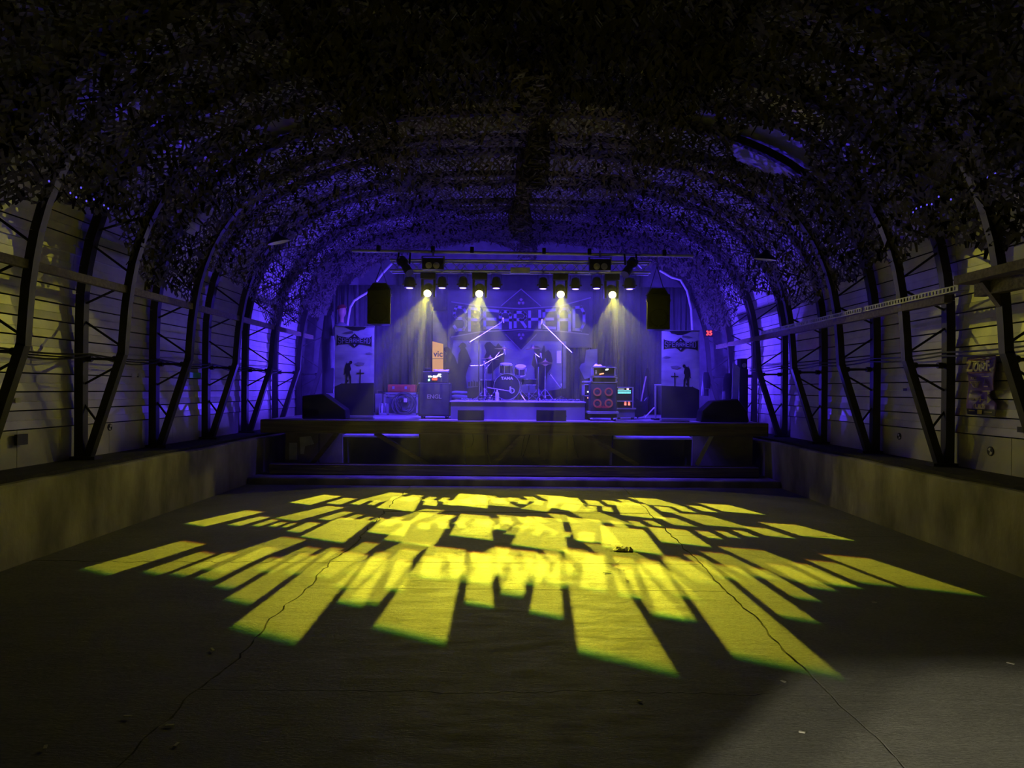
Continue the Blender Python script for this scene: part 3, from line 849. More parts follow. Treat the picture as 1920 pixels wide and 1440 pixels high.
M_BLINE = mat('backdrop_lines', (0.15, 0.12, 0.16), 0.8)
M_FIG = mat('printed_figure', (0.008, 0.008, 0.009), 0.85)
M_HILL = mat('printed_hill', (0.022, 0.022, 0.026), 0.6, var=0.4, scale=3)
M_PLET = mat('printed_letters', (0.32, 0.32, 0.37), 0.8)

bd = thing('printed_backdrop', 'large printed band backdrop with angular lettering and soldier silhouettes behind the drums', 'backdrop banner', wpt(972, 775, 15.95))
D0 = 15.95
def wav(pts0, m, name, yoff, nx=40, nz=20):
    (xa, ya), (xb, yb_) = pts0
    A = wpt(xa, ya, D0); B = wpt(xb, yb_, D0)
    fn = lambda u, v: (A.x + (B.x - A.x) * u, D0 + yoff + 0.012 * math.sin(u * 30 + v * 3), A.z + (B.z - A.z) * v)
    return MB().grid(fn, nx, nz).obj(name, m, bd, smooth=True, solid=0.004)
wav(((838, 775), (1062, 640)), M_BSKY, 'sky_print', 0.0)
wav(((838, 650), (1112, 545)), M_BTOP, 'upper_print', 0.03)
flat('upper_edge', [(842, 632), (846, 668), (851, 634)], D0 - 0.03, M_BTOP, bd)
flat('logo_band', [(846, 566), (900, 574), (975, 579), (1050, 574), (1104, 560), (1104, 626), (1050, 620), (975, 617), (900, 622), (846, 632)], D0 - 0.04, M_BBAND, bd)
for pts in ([(846, 565), (900, 573), (975, 578), (975, 580), (900, 575), (846, 567)], [(975, 578), (1050, 573), (1108, 557), (1108, 559), (1050, 575), (975, 580)],
            [(846, 631), (900, 621), (975, 617), (975, 619), (900, 623), (846, 633)], [(975, 617), (1050, 620), (1104, 626), (1104, 628), (1050, 622), (975, 619)]):
    flat('border_line', pts, D0 - 0.05, M_BLINE, bd)
flat('upper_diamond', [(940, 576), (977, 542), (1014, 576)], D0 - 0.05, M_BBAND, bd)
flat('lower_diamond', [(946, 622), (977, 657), (1008, 622)], D0 - 0.05, M_BBAND, bd)
for a, c in (((939, 573), (977, 541)), ((977, 541), (1014, 573)), ((948, 626), (977, 656)), ((977, 656), (1006, 626))):
    flat('diamond_edge', [a, c, (c[0], c[1] + 2), (a[0], a[1] + 2)], D0 - 0.06, M_BLINE, bd)
M_CREST = mat('backdrop_crest', (0.20, 0.13, 0.19), 0.8)
def crest(cx, cyy, s):
    for k in range(3):
        a = PI / 2 + k * 2 * PI / 3 + (PI if s < 0 else 0)
        q = [(cx + 4.2 * math.cos(a + da) * rr, cyy - 4.2 * math.sin(a + da) * rr) for da, rr in ((-0.5, 0.35), (-0.62, 1.3), (-0.2, 1.6), (0.2, 1.6), (0.62, 1.3), (0.5, 0.35))]
        flat('crest_leaf', q, D0 - 0.07, M_CREST, bd)
crest(977, 566, 1); crest(977, 630, -1)
lx = [(852, 873), (879, 903), (909, 933), (938, 957), (965, 985), (993, 1012), (1020, 1040), (1047, 1068), (1076, 1095)]
band_word('SPEARHEAD', lx, lambda x: 586 - 11 * abs((x - 974) / 120) ** 1.3, lambda x: 612 + 7 * abs((x - 974) / 120) ** 1.3, 0.062, D0 - 0.05, M_BLET, bd)
# silhouettes printed on the sky
flat('figure', [(832, 652), (838, 650), (844, 654), (847, 661), (853, 669), (857, 681), (860, 684), (860, 772), (836, 772), (836, 700), (837, 682), (836, 668), (838, 662), (832, 657)], D0 - 0.05, M_FIG, bd)
flat('figure', [(859, 650), (862, 647), (864, 644), (868, 642), (872, 644), (875, 649), (872, 652), (876, 658), (880, 668), (884, 678), (880, 684), (876, 694), (873, 706), (875, 720), (878, 772), (858, 772), (860, 700), (858, 686), (860, 664), (864, 656), (862, 651)], D0 - 0.055, M_FIG, bd)
flat('figure', [(908, 648), (912, 642), (919, 641), (923, 645), (926, 648), (930, 650), (934, 643), (938, 648), (944, 652), (946, 664), (945, 680), (938, 684), (930, 690), (922, 700), (914, 700), (916, 680), (908, 670), (912, 660)], D0 - 0.05, M_FIG, bd)
flat('figure', [(994, 652), (1000, 649), (1008, 649), (1014, 652), (1011, 656), (1015, 660), (1019, 648), (1021, 648), (1022, 660), (1028, 656), (1033, 662), (1036, 676), (1033, 690), (1026, 700), (1022, 730), (1004, 730), (1002, 690), (997, 684), (1000, 668), (1004, 658), (1000, 654)], D0 - 0.05, M_FIG, bd)
flat('hill_print', [(836, 772), (836, 742), (860, 730), (890, 726), (915, 722), (940, 730), (990, 738), (1062, 728), (1062, 772)], D0 - 0.045, M_FIG, bd)
for k in range(6): flat('ruin_print', [(878 + 5 * k, 724), (878 + 5 * k, 716 - (k * 37 % 5)), (881 + 5 * k, 716), (881 + 5 * k, 724)], D0 - 0.05, M_FIG, bd)
# a folded-over piece of the same print on the right
o = flat('backdrop_flap', [(1099, 656), (1120, 654), (1120, 705), (1096, 711), (1086, 690), (1090, 682), (1096, 680)], 16.05, M_BSKY, t=0.006); tag(o, 'loose pale corner of printed cloth hanging above the bass rig', 'cloth')
# glowing sign seen past the curtain
o = thing('lit_sign', 'warm lit sign with dark letters glimpsed beside the curtain', 'sign', wpt(820, 700, 16.1))
flat('sign_face', [(811, 640), (831, 645), (831, 700), (811, 700)], 16.1, glow('sign_face', (0.85, 0.42, 0.20), 0.75), o, 0.02)
flat('sign_rule', [(811, 672), (831, 672), (831, 673), (811, 673)], 16.07, M_BLACK, o, 0.004)
text_obj('sign_letters', 'vic', 0.19, M_BLACK, wpt(821.5, 664, 16.06), X_, Z_, o, bold=0.004)

def rollup(px0, px1, pyt, pyb, d, mirror, lab):
    A = wpt(px0, pyb, d); B = wpt(px1, pyt, d)
    t = thing('roll_up_banner', lab, 'banner', (0.5 * (A.x + B.x), d, STAGE_Z), 'roll-up banners either side of the drums')
    w, h = B.x - A.x, B.z - STAGE_Z - 0.05
    x0, z0 = A.x, STAGE_Z + 0.05
    MB().bx(x0, x0 + w, d, d + 0.004, z0, z0 + h).obj('banner_sheet', M_PSKY, t)
    MB().bx(x0 - 0.01, x0 + w + 0.01, d - 0.08, d + 0.10, STAGE_Z, z0).obj('cassette', M_ALU, t, bevel=0.01)
    MB().bx(x0 - 0.005, x0 + w + 0.005, d - 0.008, d + 0.012, z0 + h, z0 + h + 0.015).obj('top_rail', M_ALU, t)
    MB().cyl((x0 + w / 2, d + 0.04, z0), (x0 + w / 2, d + 0.02, z0 + h), 0.01, n=8).obj('support_pole', M_ALU, t)
    # picture units: 775 wide, 1725 tall, measured from the top left corner of the sheet
    k = w / 775.0
    def pp(x, y): return ((x - 280) * k if not mirror else (775 - (x - 280)) * k, h - (y - 130) * k * (h / (1725 * k)))
    def shape(name, pts, m, dy):
        q = [pp(x, y) for x, y in pts]
        if mirror: q = q[::-1]
        return MB().prism(q, (x0, d - dy, z0), (1, 0, 0), (0, 0, 1), 0.002).obj(name, m, t)
    shape('hill_print', [(280, 1295), (415, 1235), (422, 1218), (430, 1235), (610, 1228), (1055, 1215), (1055, 1850), (280, 1850)], M_HILL, 0.004)
    shape('soldier_print', [(510, 805), (520, 845), (565, 835), (570, 800), (595, 790), (622, 800), (625, 835), (605, 855), (585, 865), (590, 900), (602, 940), (600, 975), (580, 990), (582, 1040), (605, 1105), (605, 1150), (607, 1235), (580, 1235), (575, 1150), (560, 1090), (545, 1075), (535, 1110), (530, 1165), (555, 1160), (550, 1200), (525, 1210), (525, 1235), (500, 1235), (502, 1150), (500, 1060), (485, 1030), (470, 1065), (452, 1060), (468, 1030), (475, 950), (490, 880), (508, 850)][::-1], M_FIG, 0.005)
    shape('cross_print', [(778, 955), (796, 955), (796, 1020), (862, 1020), (862, 1040), (796, 1040), (790, 1235), (772, 1235), (778, 1040), (710, 1040), (710, 1020), (778, 1020)][::-1], M_FIG, 0.005)
    shape('cloud_print', [(450, 130), (900, 130), (860, 180), (800, 185), (740, 208), (640, 205), (560, 180)][::-1], M_FIG, 0.003)
    shape('cloud_print', [(410, 262), (520, 225), (630, 210), (640, 255), (520, 275)][::-1], mat('printed_cloud', (0.09, 0.09, 0.11), 0.85), 0.003)
    shape('cloud_print', [(660, 850), (740, 815), (870, 830), (850, 870), (740, 890)][::-1], mat('printed_cloud_soft', (0.17, 0.17, 0.2), 0.85), 0.003)
    shape('cloud_print', [(880, 640), (960, 625), (1030, 655), (960, 670), (900, 665)][::-1], MATS['printed_cloud_soft'], 0.003)
    def plain(x, y): return ((x - 280) * k, h - (y - 130) * (h / 1725))
    logo = [(320, 280), (345, 312), (555, 345), (665, 258), (770, 350), (985, 330), (1005, 300), (1005, 520), (980, 495), (770, 460), (668, 540), (560, 455), (345, 475), (320, 505)]
    MB().prism([plain(*p) for p in logo][::-1], (x0, d - 0.006, z0), (1, 0, 0), (0, 0, 1), 0.002).obj('logo_print', M_FIG, t)
    for tri in ([(645, 328), (665, 285), (690, 328)], [(645, 472), (668, 515), (692, 472)]):
        MB().prism([plain(*p) for p in tri][::-1], (x0, d - 0.009, z0), (1, 0, 0), (0, 0, 1), 0.002).obj('logo_triangle', M_PLET, t)
    xs = [(350, 400), (425, 470), (498, 545), (572, 615), (645, 690), (715, 757), (785, 830), (855, 900), (925, 972)]
    top = lambda x: 367 - 30 * abs((x - 662) / 320) ** 1.4; bot = lambda x: 428 + 30 * abs((x - 662) / 320) ** 1.4
    for i, ch in enumerate('SPEARHEAD'):
        b = MB(); xa, xb = xs[i]; th = 0.012
        for st in LET[ch]:
            for p, q in zip(st, st[1:]):
                def mp(c):
                    X = xa + (xb - xa) * c[0]; Y = bot(X) + (top(X) - bot(X)) * c[1]; u, v = plain(X, Y)
                    return Vector((x0 + u, d - 0.009, z0 + v))
                P0, P1 = mp(p), mp(q); dd = (P1 - P0).normalized(); P0 -= dd * th / 2; P1 += dd * th / 2; L = (P1 - P0).length
                b.prism([(0, -th / 2), (L, -th / 2), (L, th / 2), (0, th / 2)], P0, dd, Vector((-dd.z, 0, dd.x)), 0.002)
        b.obj('letter', M_PLET, t)
    return t
rollup(627, 702, 613, 786, 13.0, False, 'tall printed banner beside the big left floor monitor, soldier facing right')
rollup(1239.5, 1312, 621, 788, 13.0, True, 'tall printed banner beside the guitar stand, soldier facing left')

# ================================================================== RIGGING
t = thing('front_pipe', 'long steel pipe carrying lamps and loudspeakers above the stage front', 'pipe', wpt(980, 475, 11.9))
A, B = wpt(660, 470, 11.9), wpt(1300, 480, 11.9)
MB().cyl(A, B, 0.026, n=10).obj('pipe_tube', M_TRUSS, t)
for px in (710, 812, 885, 1020, 1105, 1245):
    q = A + (B - A) * ((px - 660) / 640.0)
    MB().bx(q.x - 0.03, q.x + 0.03, q.y - 0.04, q.y + 0.04, q.z - 0.01, q.z + 0.09).obj('pipe_clamp', M_BLACKM, t)
t = thing('truss', 'silver box truss with crossed lacing above the stage', 'truss', wpt(975, 512, TD))
TX0, TX1 = wpt(733, 510, TD).x, wpt(1218, 510, TD).x
TZ0, TZ1, TYA, TYB = 3.63, 3.81, TD - 0.11, TD + 0.11
for yy in (TYA, TYB):
    for zz in (TZ0, TZ1): MB().cyl((TX0, yy, zz), (TX1, yy, zz), 0.020, n=8).obj('chord', M_TRUSS, t)
n = 26
for i in range(n):
    xa = TX0 + (TX1 - TX0) * i / n; xb = TX0 + (TX1 - TX0) * (i + 1) / n
    za, zb = (TZ0, TZ1) if i % 2 else (TZ1, TZ0)
    MB().cyl((xa, TYA, za), (xb, TYA, zb), 0.008, n=5).obj('lace', M_TRUSS, t)
    MB().cyl((xa, TYB, zb), (xb, TYB, za), 0.008, n=5).obj('lace', M_TRUSS, t)
for i in range(0, n + 1, 2):
    xa = TX0 + (TX1 - TX0) * i / n
    MB().cyl((xa, TYA, TZ0), (xa, TYB, TZ0), 0.008, n=5).obj('lace', M_TRUSS, t)
b = MB(); b.bx(*[wpt(957, 507, 12.25).x, wpt(994, 507, 12.25).x], 12.21, 12.25, wpt(975, 513, 12.25).z, wpt(975, 502, 12.25).z)
o = b.obj('junction_box', M_WHITE, bevel=0.006); tag(o, 'white rectangular box strapped to the middle of the truss', 'box')

M_LENSY = glow('hot_yellow_lens', (1.0, 0.92, 0.30), 26.0)
M_LENSB = glow('blue_led_lens', (0.25, 0.16, 1.0), 9.0)
def moving_head(h, lab):
    hx, hy, hz = h
    t = thing('moving_head', lab, 'moving head', (hx, hy + 0.10, TZ0), 'yellow moving head lights on the truss')
    MB().bx(hx - 0.13, hx + 0.13, hy + 0.04, hy + 0.28, TZ0 - 0.14, TZ0 - 0.03).obj('base_box', M_HEADB, t, bevel=0.012)
    for s in (-1, 1):
        MB().bx(hx + s * 0.105 - 0.02, hx + s * 0.105 + 0.02, hy + 0.12, hy + 0.22, hz - 0.04, TZ0 - 0.13).obj('yoke_arm', M_HEADB, t, bevel=0.008)
        MB().bx(hx + s * 0.08 - 0.02, hx + s * 0.08 + 0.02, TYB - 0.04, TYB + 0.04, TZ0 - 0.04, TZ0 + 0.03).obj('clamp', M_ALU, t)
    o, d, right, up = head_frame(h)
    c = Vector(h) - d * 0.02
    hd = MB().lathe(c, -d, [(0.064, 0.0), (0.074, 0.01), (0.075, 0.06), (0.085, 0.10), (0.088, 0.22), (0.06, 0.28), (0.0, 0.285)], 20).obj('head_shell', M_HEADB, t, smooth=True)
    MB().lathe(Vector(h) - d * 0.015, d, [(0.062, 0.0), (0.060, 0.008), (0.035, 0.016), (0.0, 0.018)], 20).obj('lens', M_LENSY, hd, smooth=True)
moving_head(HEADS[0], 'glowing yellow moving head light, outermost above the guitar amplifier')
moving_head(HEADS[1], 'glowing yellow moving head light above the letter P of the backdrop')
moving_head(HEADS[2], 'glowing yellow moving head light above the letter A near the end of the backdrop word')
moving_head(HEADS[3], 'glowing yellow moving head light, outermost above the bass rig')
PL = ['outermost beside the left hanging loudspeaker', 'right beside the outermost left yellow head', 'left beside the inner left yellow head', 'right beside the inner left yellow head',
      'left beside the inner right yellow head', 'right beside the inner right yellow head', 'left beside the outermost right yellow head', 'outermost beside the right hanging loudspeaker']
for i, p in enumerate(PARS):
    t = thing('par_lamp', 'black blue-faced lamp under the truss, ' + PL[i], 'par lamp', (p.x, p.y, TZ0), 'blue lamps hanging under the truss')
    r = 0.078 if i not in (0, 7) else 0.098
    MB().lathe((p.x, p.y, p.z), (0, 0, 1), [(0.066, 0.0), (r, 0.01), (r, 0.12), (r * 0.8, 0.18), (0.03, 0.20), (0, 0.20)], 18).obj('can', M_HEADB, t, smooth=True)
    MB().lathe((p.x, p.y, p.z + 0.004), (0, 0, -1), [(0.064, 0), (0.05, 0.010), (0, 0.014)], 18).obj('led_face', M_LENSB, t, smooth=True)
    b = MB()
    for s in (-1, 1):
        b.bar((p.x + s * (r + 0.01), p.y, p.z + 0.06), (p.x + s * (r + 0.01), p.y, p.z + 0.24), 0.03, 0.006, (1, 0, 0))
        b.cyl((p.x + s * (r - 0.005), p.y, p.z + 0.06), (p.x + s * (r + 0.03), p.y, p.z + 0.06), 0.016, n=8)
    b.bar((p.x - r - 0.012, p.y, p.z + 0.24), (p.x + r + 0.012, p.y, p.z + 0.24), 0.03, 0.006, (0, 0, 1))
    b.obj('bracket', M_HEADB, t)
    MB().bx(p.x - 0.018, p.x + 0.018, TYA - 0.03, p.y + 0.03, p.z + 0.24, TZ0 + 0.02).obj('hook_clamp', M_ALU, t)
def blinder(px, py, lab):
    c = wpt(px, py, 11.85)
    t = thing('blinder_lamp', lab, 'blinder lamp', (c.x, c.y, c.z + 0.12), 'twin blinder lamps on the pipe')
    MB().bx(c.x - 0.175, c.x + 0.175, c.y - 0.06, c.y + 0.10, c.z - 0.10, c.z + 0.09).obj('housing', M_HEADB, t, bevel=0.01)
    for s in (-1, 1):
        MB().lathe((c.x + s * 0.062, c.y - 0.065, c.z - 0.035), (0, -1, 0), [(0.052, 0), (0.054, 0.01), (0.046, 0.012), (0.03, 0.018), (0, 0.022)], 18).obj('reflector_lens', mat('dull_lens', (0.55, 0.52, 0.56), 0.35, 0.3), t, smooth=True)
    b = MB(); b.bar((c.x - 0.18, c.y, c.z + 0.13), (c.x + 0.18, c.y, c.z + 0.13), 0.03, 0.008); b.bar((c.x - 0.18, c.y, c.z), (c.x - 0.18, c.y, c.z + 0.13), 0.03, 0.006); b.bar((c.x + 0.18, c.y, c.z), (c.x + 0.18, c.y, c.z + 0.13), 0.03, 0.006); b.bar((c.x, c.y, c.z + 0.13), (c.x, c.y + 0.03, c.z + 0.24), 0.03, 0.03)
    b.obj('bracket', M_ALU, t)
blinder(812, 495, 'black twin-lens blinder lamp above the outer left yellow head')
blinder(1125, 497, 'black twin-lens blinder lamp above the outer right yellow head')
def profile(px0, py0, px1, py1, lab):
    a, c = wpt(px0, py0, 11.8), wpt(px1, py1, 11.6)
    t = thing('profile_spot', lab, 'spotlight', (a.x, 11.9, a.z + 0.15), 'black profile spotlights on the pipe')
    d = (c - a).normalized()
    MB().lathe(a, d, [(0.0, -0.02), (0.05, -0.015), (0.085, 0.02), (0.09, 0.12), (0.062, 0.15), (0.058, 0.22), (0.07, 0.23), (0.07, (c - a).length)], 16).obj('barrel', M_HEADB, t, smooth=True)
    MB().cyl(a + Vector((0, -0.09, 0.0)), a + Vector((0, -0.10, 0.0)), 0.018, n=8).obj('rear_cap', M_WHITE, t)
    m_ = a.lerp(c, 0.35)
    b = MB()
    for s in (-1, 1): b.bar(m_ + Vector((s * 0.095, 0, 0)), m_ + Vector((s * 0.095, 0.08, 0.20)), 0.03, 0.006)
    b.bar(m_ + Vector((-0.1, 0.08, 0.20)), m_ + Vector((0.1, 0.08, 0.20)), 0.03, 0.006)
    b.obj('bracket', M_HEADB, t)
profile(751, 486, 768, 512, 'black profile spotlight on the pipe beside the left hanging loudspeaker')
profile(1189, 488, 1172, 515, 'black profile spotlight on the pipe beside the right hanging loudspeaker')
def hung_speaker(px0, px1, py0, py1, lab):
    d = 11.72
    A, B = wpt(px0, py1, d), wpt(px1, py0, d)
    cx = (A.x + B.x) / 2; w = B.x - A.x
    t = thing('hanging_loudspeaker', lab, 'loudspeaker', (cx, d + 0.2, A.z), 'loudspeakers hanging at the stage corners')
    MB().prism([(-w / 2, 0), (w / 2, 0), (w / 2 * 0.72, 0.36), (-w / 2 * 0.72, 0.36)], (cx, d, A.z), (1, 0, 0), (0, 1, 0), B.z - A.z).obj('cabinet', M_BLACK, t, bevel=0.012)
    zz = A.z; H = B.z - A.z
    gr = MB().bx(cx - w * 0.44, cx + w * 0.44, d - 0.012, d + 0.002, zz + 0.03, zz + H - 0.03).obj('front_grille', mat('speaker_grille', (0.02, 0.02, 0.018), 0.7, bump=0.3, bscale=150), t, bevel=0.006)
    MB().lathe((cx, d - 0.014, zz + H * 0.32), (0, -1, 0), [(0.15, -0.004), (0.155, 0.003), (0.145, 0.004), (0.13, 0.0)], 24, False).obj('woofer_ring', M_BLACKM, gr)
    MB().bx(cx - 0.02, cx + 0.02, d - 0.016, d - 0.010, zz + 0.038, zz + 0.05).obj('badge', M_ALU, gr)
    top = Vector((cx, 11.9, wpt(cx * F / 11.9 + 965, 500, 11.9).z))
    for s in (-1, 1):
        MB().bar((cx + s * w * 0.47, d + 0.15, zz + H * 0.8), top, 0.035, 0.006, (1, 0, 0)).obj('sling', M_BLACK, t)
        MB().bx(cx + s * w * 0.5 - 0.012, cx + s * w * 0.5 + 0.012, d + 0.02, d + 0.06, zz + H * 0.78, zz + H * 0.86).obj('sling_bolt', M_ALU, t)
    MB().prism([(-w * 0.45, 0), (w * 0.45, 0), (w * 0.28, 0.10), (-w * 0.28, 0.10)], (cx, d + 0.05, zz + H), (1, 0, 0), (0, 0, 1), -0.25).obj('top_frame', M_BLACK, t)
    MB().cyl(top, (cx, 11.9, 4.75), 0.006, n=5).obj('chain', M_ALU, t)
hung_speaker(688, 732, 541, 607, 'black loudspeaker hung beside the left printed banner')
hung_speaker(1213, 1257, 551, 617, 'black loudspeaker hung beside the right printed banner')
# curved white poles of an old frame
def pole(pts, lab, d=14.6):
    tag(MB().tube([wpt(x, y, d) for x, y in pts], 0.022, 8).obj('curved_pole', M_WHITE), lab, 'pole', 'pale frame poles at the stage corners')
pole([(735, 494), (718, 512), (706, 528)], 'short pale slanted pole under the left end of the truss')
pole([(690, 548), (676, 556), (664, 564), (657, 576), (654, 592), (651, 612)], 'pale bent pole behind the left hanging loudspeaker')
pole([(1193, 492), (1204, 503)], 'short pale strut beside the right profile spotlight')
pole([(1237, 507), (1259, 520), (1276, 525), (1288, 545), (1296, 580), (1298, 618)], 'pale bent pole behind the right hanging loudspeaker')
# ================================================================== BACKLINE
SZ = STAGE_Z
# ---- guitar cabinet and head
d = 12.95
A, B = wpt(784, 780, d), wpt(844, 718, d)
t = thing('guitar_cabinet', 'tall black guitar speaker cabinet on casters left of the drum riser', 'speaker cabinet', ((A.x + B.x) / 2, d + 0.18, SZ))
MB().bx(A.x, B.x, d, d + 0.36, A.z, B.z).obj('cabinet_box', M_TOLEX, t, bevel=0.015)
MB().bx(A.x + 0.025, B.x - 0.025, d - 0.008, d + 0.002, A.z + 0.03, B.z - 0.025).obj('grille', M_GRILLE, t)
text_obj('badge_letters', 'ENGL', 0.105, mat('badge', (0.30, 0.29, 0.24), 0.4), wpt(814, 744, d - 0.012), X_, Z_, t, bold=0.002)
for xx in (A.x + 0.07, B.x - 0.07):
    for yy in (d + 0.06, d + 0.30):
        MB().cyl((xx - 0.02, yy, SZ + 0.035), (xx + 0.02, yy, SZ + 0.035), 0.035, n=10).obj('caster', M_BLACKM, t)
        MB().bx(xx - 0.03, xx + 0.03, yy - 0.03, yy + 0.03, SZ + 0.035, A.z).obj('caster_plate', M_CHROME, t)
for xx in (A.x, B.x - 0.03):
    MB().bx(xx, xx + 0.03, d - 0.004, d + 0.05, B.z - 0.02, B.z + 0.004).obj('corner', M_CHROME, t)
cabtop = B.z
A, B = wpt(793, 717, d), wpt(839, 698, d)
t = thing('guitar_amp_head', 'black guitar amplifier head with lit white, red and green controls', 'amplifier', ((A.x + B.x) / 2, d + 0.1, cabtop))
hb = MB().bx(A.x, B.x, d + 0.02, d + 0.26, cabtop + 0.004, B.z).obj('head_box', M_TOLEX, t, bevel=0.008)
MB().bx(A.x - 0.004, B.x + 0.004, d + 0.016, d + 0.262, B.z, B.z + 0.012).obj('lid_edge', M_ALU, t)
def led(name, pts, dd, col, s, par):
    return flat(name, pts, dd, glow('glow_%s_%g' % ('_'.join('%g' % c for c in col), s), col, s), par, 0.006)
WL = (0.85, 0.95, 1.0)
led('lit_control', [(803, 704.5), (808, 704.5), (811, 707), (803, 707.5)], d + 0.018, WL, 4, hb)
led('lit_control', [(812, 704), (819, 704.5), (822, 702), (824, 705), (818, 708), (812, 708)], d + 0.017, WL, 4, hb)
led('lit_control', [(821.5, 701), (827, 701), (827, 703), (821.5, 704)], d + 0.018, WL, 4, hb)
led('lit_control', [(824.5, 705), (827, 705), (827, 707), (824.5, 707)], d + 0.018, WL, 4, hb)
led('lit_window', [(810, 709), (820, 708.5), (820, 713), (810, 713)], d + 0.016, (1.0, 0.12, 0.08), 1.6, hb)
led('lit_switch', [(802.5, 711), (806, 710), (806, 714), (802.5, 714.5)], d + 0.016, (0.25, 1.0, 0.7), 3.5, hb)
ht = B.z + 0.012
a = wpt(796, 697, d + 0.1); c = wpt(808, 690, d + 0.1)
o = MB().bx(a.x, c.x, d + 0.10, d + 0.20, ht, c.z).obj('pedal_box', M_BLACKM, bevel=0.008); tag(o, 'small black box on top of the guitar amplifier head', 'box')
b = MB(); a = wpt(826, 696, d + 0.12)
b.grid(lambda u, v: (a.x - 0.12 + 0.26 * u + 0.02 * math.sin(v * 7), d + 0.06 + 0.16 * v, ht + 0.012 + 0.03 * abs(math.sin(u * 7 + v * 2)) * (1 - abs(2 * v - 1) ** 3)), 14, 8)
o = b.obj('folded_cloth', M_WHITE, smooth=True, solid=0.006); tag(o, 'rumpled pale cloth on the guitar amplifier head', 'cloth')

# ---- road case with coiled cable, red case
d = 15.1
A, B = wpt(720, 777, d), wpt(783, 736.5, d)
t = thing('road_case', 'metal-edged road case behind a coil of cable', 'road case', ((A.x + B.x) / 2, d + 0.25, SZ))
MB().bx(A.x, B.x, d, d + 0.5, SZ, B.z).obj('case_body', mat('case_ply', (0.10, 0.10, 0.12), 0.6), t)
for x0, x1, z0, z1 in ((A.x - 0.01, A.x + 0.03, SZ, B.z), (B.x - 0.03, B.x + 0.01, SZ, B.z), (A.x - 0.01, B.x + 0.01, B.z - 0.035, B.z + 0.005), (A.x - 0.01, B.x + 0.01, SZ, SZ + 0.03), (A.x, B.x, B.z - 0.085, B.z - 0.06)):
    MB().bx(x0, x1, d - 0.012, d + 0.02, z0, z1).obj('edge_trim', M_ALU, t)
MB().lathe(((A.x * 0.86 + B.x * 0.14), d - 0.02, B.z - 0.07), (0, -1, 0), [(0.03, 0), (0.028, 0.01), (0, 0.012)], 10).obj('latch', M_CHROME, t)
casetop = B.z
A2, B2 = wpt(726, 736, d), wpt(778, 721, d)
t = thing('red_case', 'long red plastic case lying on the road case', 'case', ((A2.x + B2.x) / 2, d + 0.15, casetop + 0.005))
MB().bx(A2.x, B2.x, d + 0.04, d + 0.34, casetop + 0.006, B2.z).obj('case_shell', M_RED, t, bevel=0.02)
MB().bx(A2.x + 0.05, B2.x - 0.1, d + 0.03, d + 0.042, casetop + 0.03, B2.z - 0.06).obj('recess_panel', mat('red_dark', (0.38, 0.05, 0.04), 0.5), t)
for f in (0.17, 0.62): MB().bx(A2.x + (B2.x - A2.x) * f, A2.x + (B2.x - A2.x) * f + 0.05, d + 0.022, d + 0.04, B2.z - 0.10, B2.z - 0.04).obj('latch', M_ALU, t)
c = wpt(757, 757, d - 0.12)
b = MB(); pts = []
for i in range(300):
    a = i / 300 * 2 * PI * 7; rad = 0.10 + 0.16 * i / 300 + 0.012 * math.sin(a * 1.7)
    pts.append((c.x + math.cos(a) * rad, d - 0.08 - 0.035 * math.sin(i * 0.7) * 0.6, max(SZ + 0.03, c.z + math.sin(a) * rad)))
t = thing('cable_coil', 'thick dark cable coiled against the road case', 'cable', (c.x, d - 0.1, SZ))
MB().tube(pts, 0.017, 6).obj('cable_loops', mat('grey_cable', (0.09, 0.09, 0.11), 0.5), t, smooth=True)
MB().bx(c.x + 0.0, c.x + 0.07, d - 0.15, d - 0.11, c.z + 0.03, c.z + 0.11).obj('plug', M_WHITE, t, bevel=0.01)
MB().bar((c.x - 0.10, d - 0.14, c.z + 0.10), (c.x - 0.03, d - 0.14, c.z - 0.14), 0.02, 0.02).obj('strap', M_BLACK, t)
# bottle carrier and leaning boards beside it
A, B = wpt(710, 779, 14.6), wpt(726, 757, 14.6)
t = thing('bottle_crate', 'small open crate beside the cable coil', 'crate', ((A.x + B.x) / 2, 14.7, SZ))
b = MB(); b.bx(A.x, B.x, 14.60, 14.62, SZ, SZ + 0.05); b.bx(A.x, B.x, 14.80, 14.82, SZ, B.z); b.bx(A.x, A.x + 0.015, 14.6, 14.82, SZ, B.z); b.bx(B.x - 0.015, B.x, 14.6, 14.82, SZ, B.z); b.bx(A.x, B.x, 14.6, 14.82, SZ, SZ + 0.015)
b.obj('crate_sides', mat('crate_grey', (0.25, 0.25, 0.28), 0.6), t)
for k, xx in enumerate((A.x + 0.05, B.x - 0.05)):
    o = thing('bottle', 'clear water bottle with a label in the small crate' if k == 0 else 'smaller clear bottle in the back of the small crate', 'bottle', (xx, 14.7, SZ + 0.016), 'bottles in the crate')
    MB().lathe((xx, 14.7, SZ + 0.016), (0, 0, 1), [(0.028, 0), (0.03, 0.02), (0.03, 0.15), (0.012, 0.19), (0.012, 0.21)], 12).obj('bottle_body', mat('bottle_plastic', (0.55, 0.56, 0.6), 0.2), o, smooth=True)
    MB().cyl((xx, 14.7, SZ + 0.226), (xx, 14.7, SZ + 0.241), 0.014, n=10).obj('cap', M_WHITE, o)
A, B = wpt(703, 778, 14.9), wpt(714, 738, 14.9)
o = MB().bx(A.x, B.x, 14.90, 15.15, SZ, B.z).obj('grey_box', mat('grey_box', (0.14, 0.14, 0.17), 0.6), bevel=0.01); tag(o, 'upright grey box between the left banner and the crate', 'box')
A, B = wpt(706, 778, 15.5), wpt(719, 731, 15.5)
o = thing('empty_frame', 'thin open wooden frame standing behind the grey box', 'frame', ((A.x + B.x) / 2, 15.5, SZ))
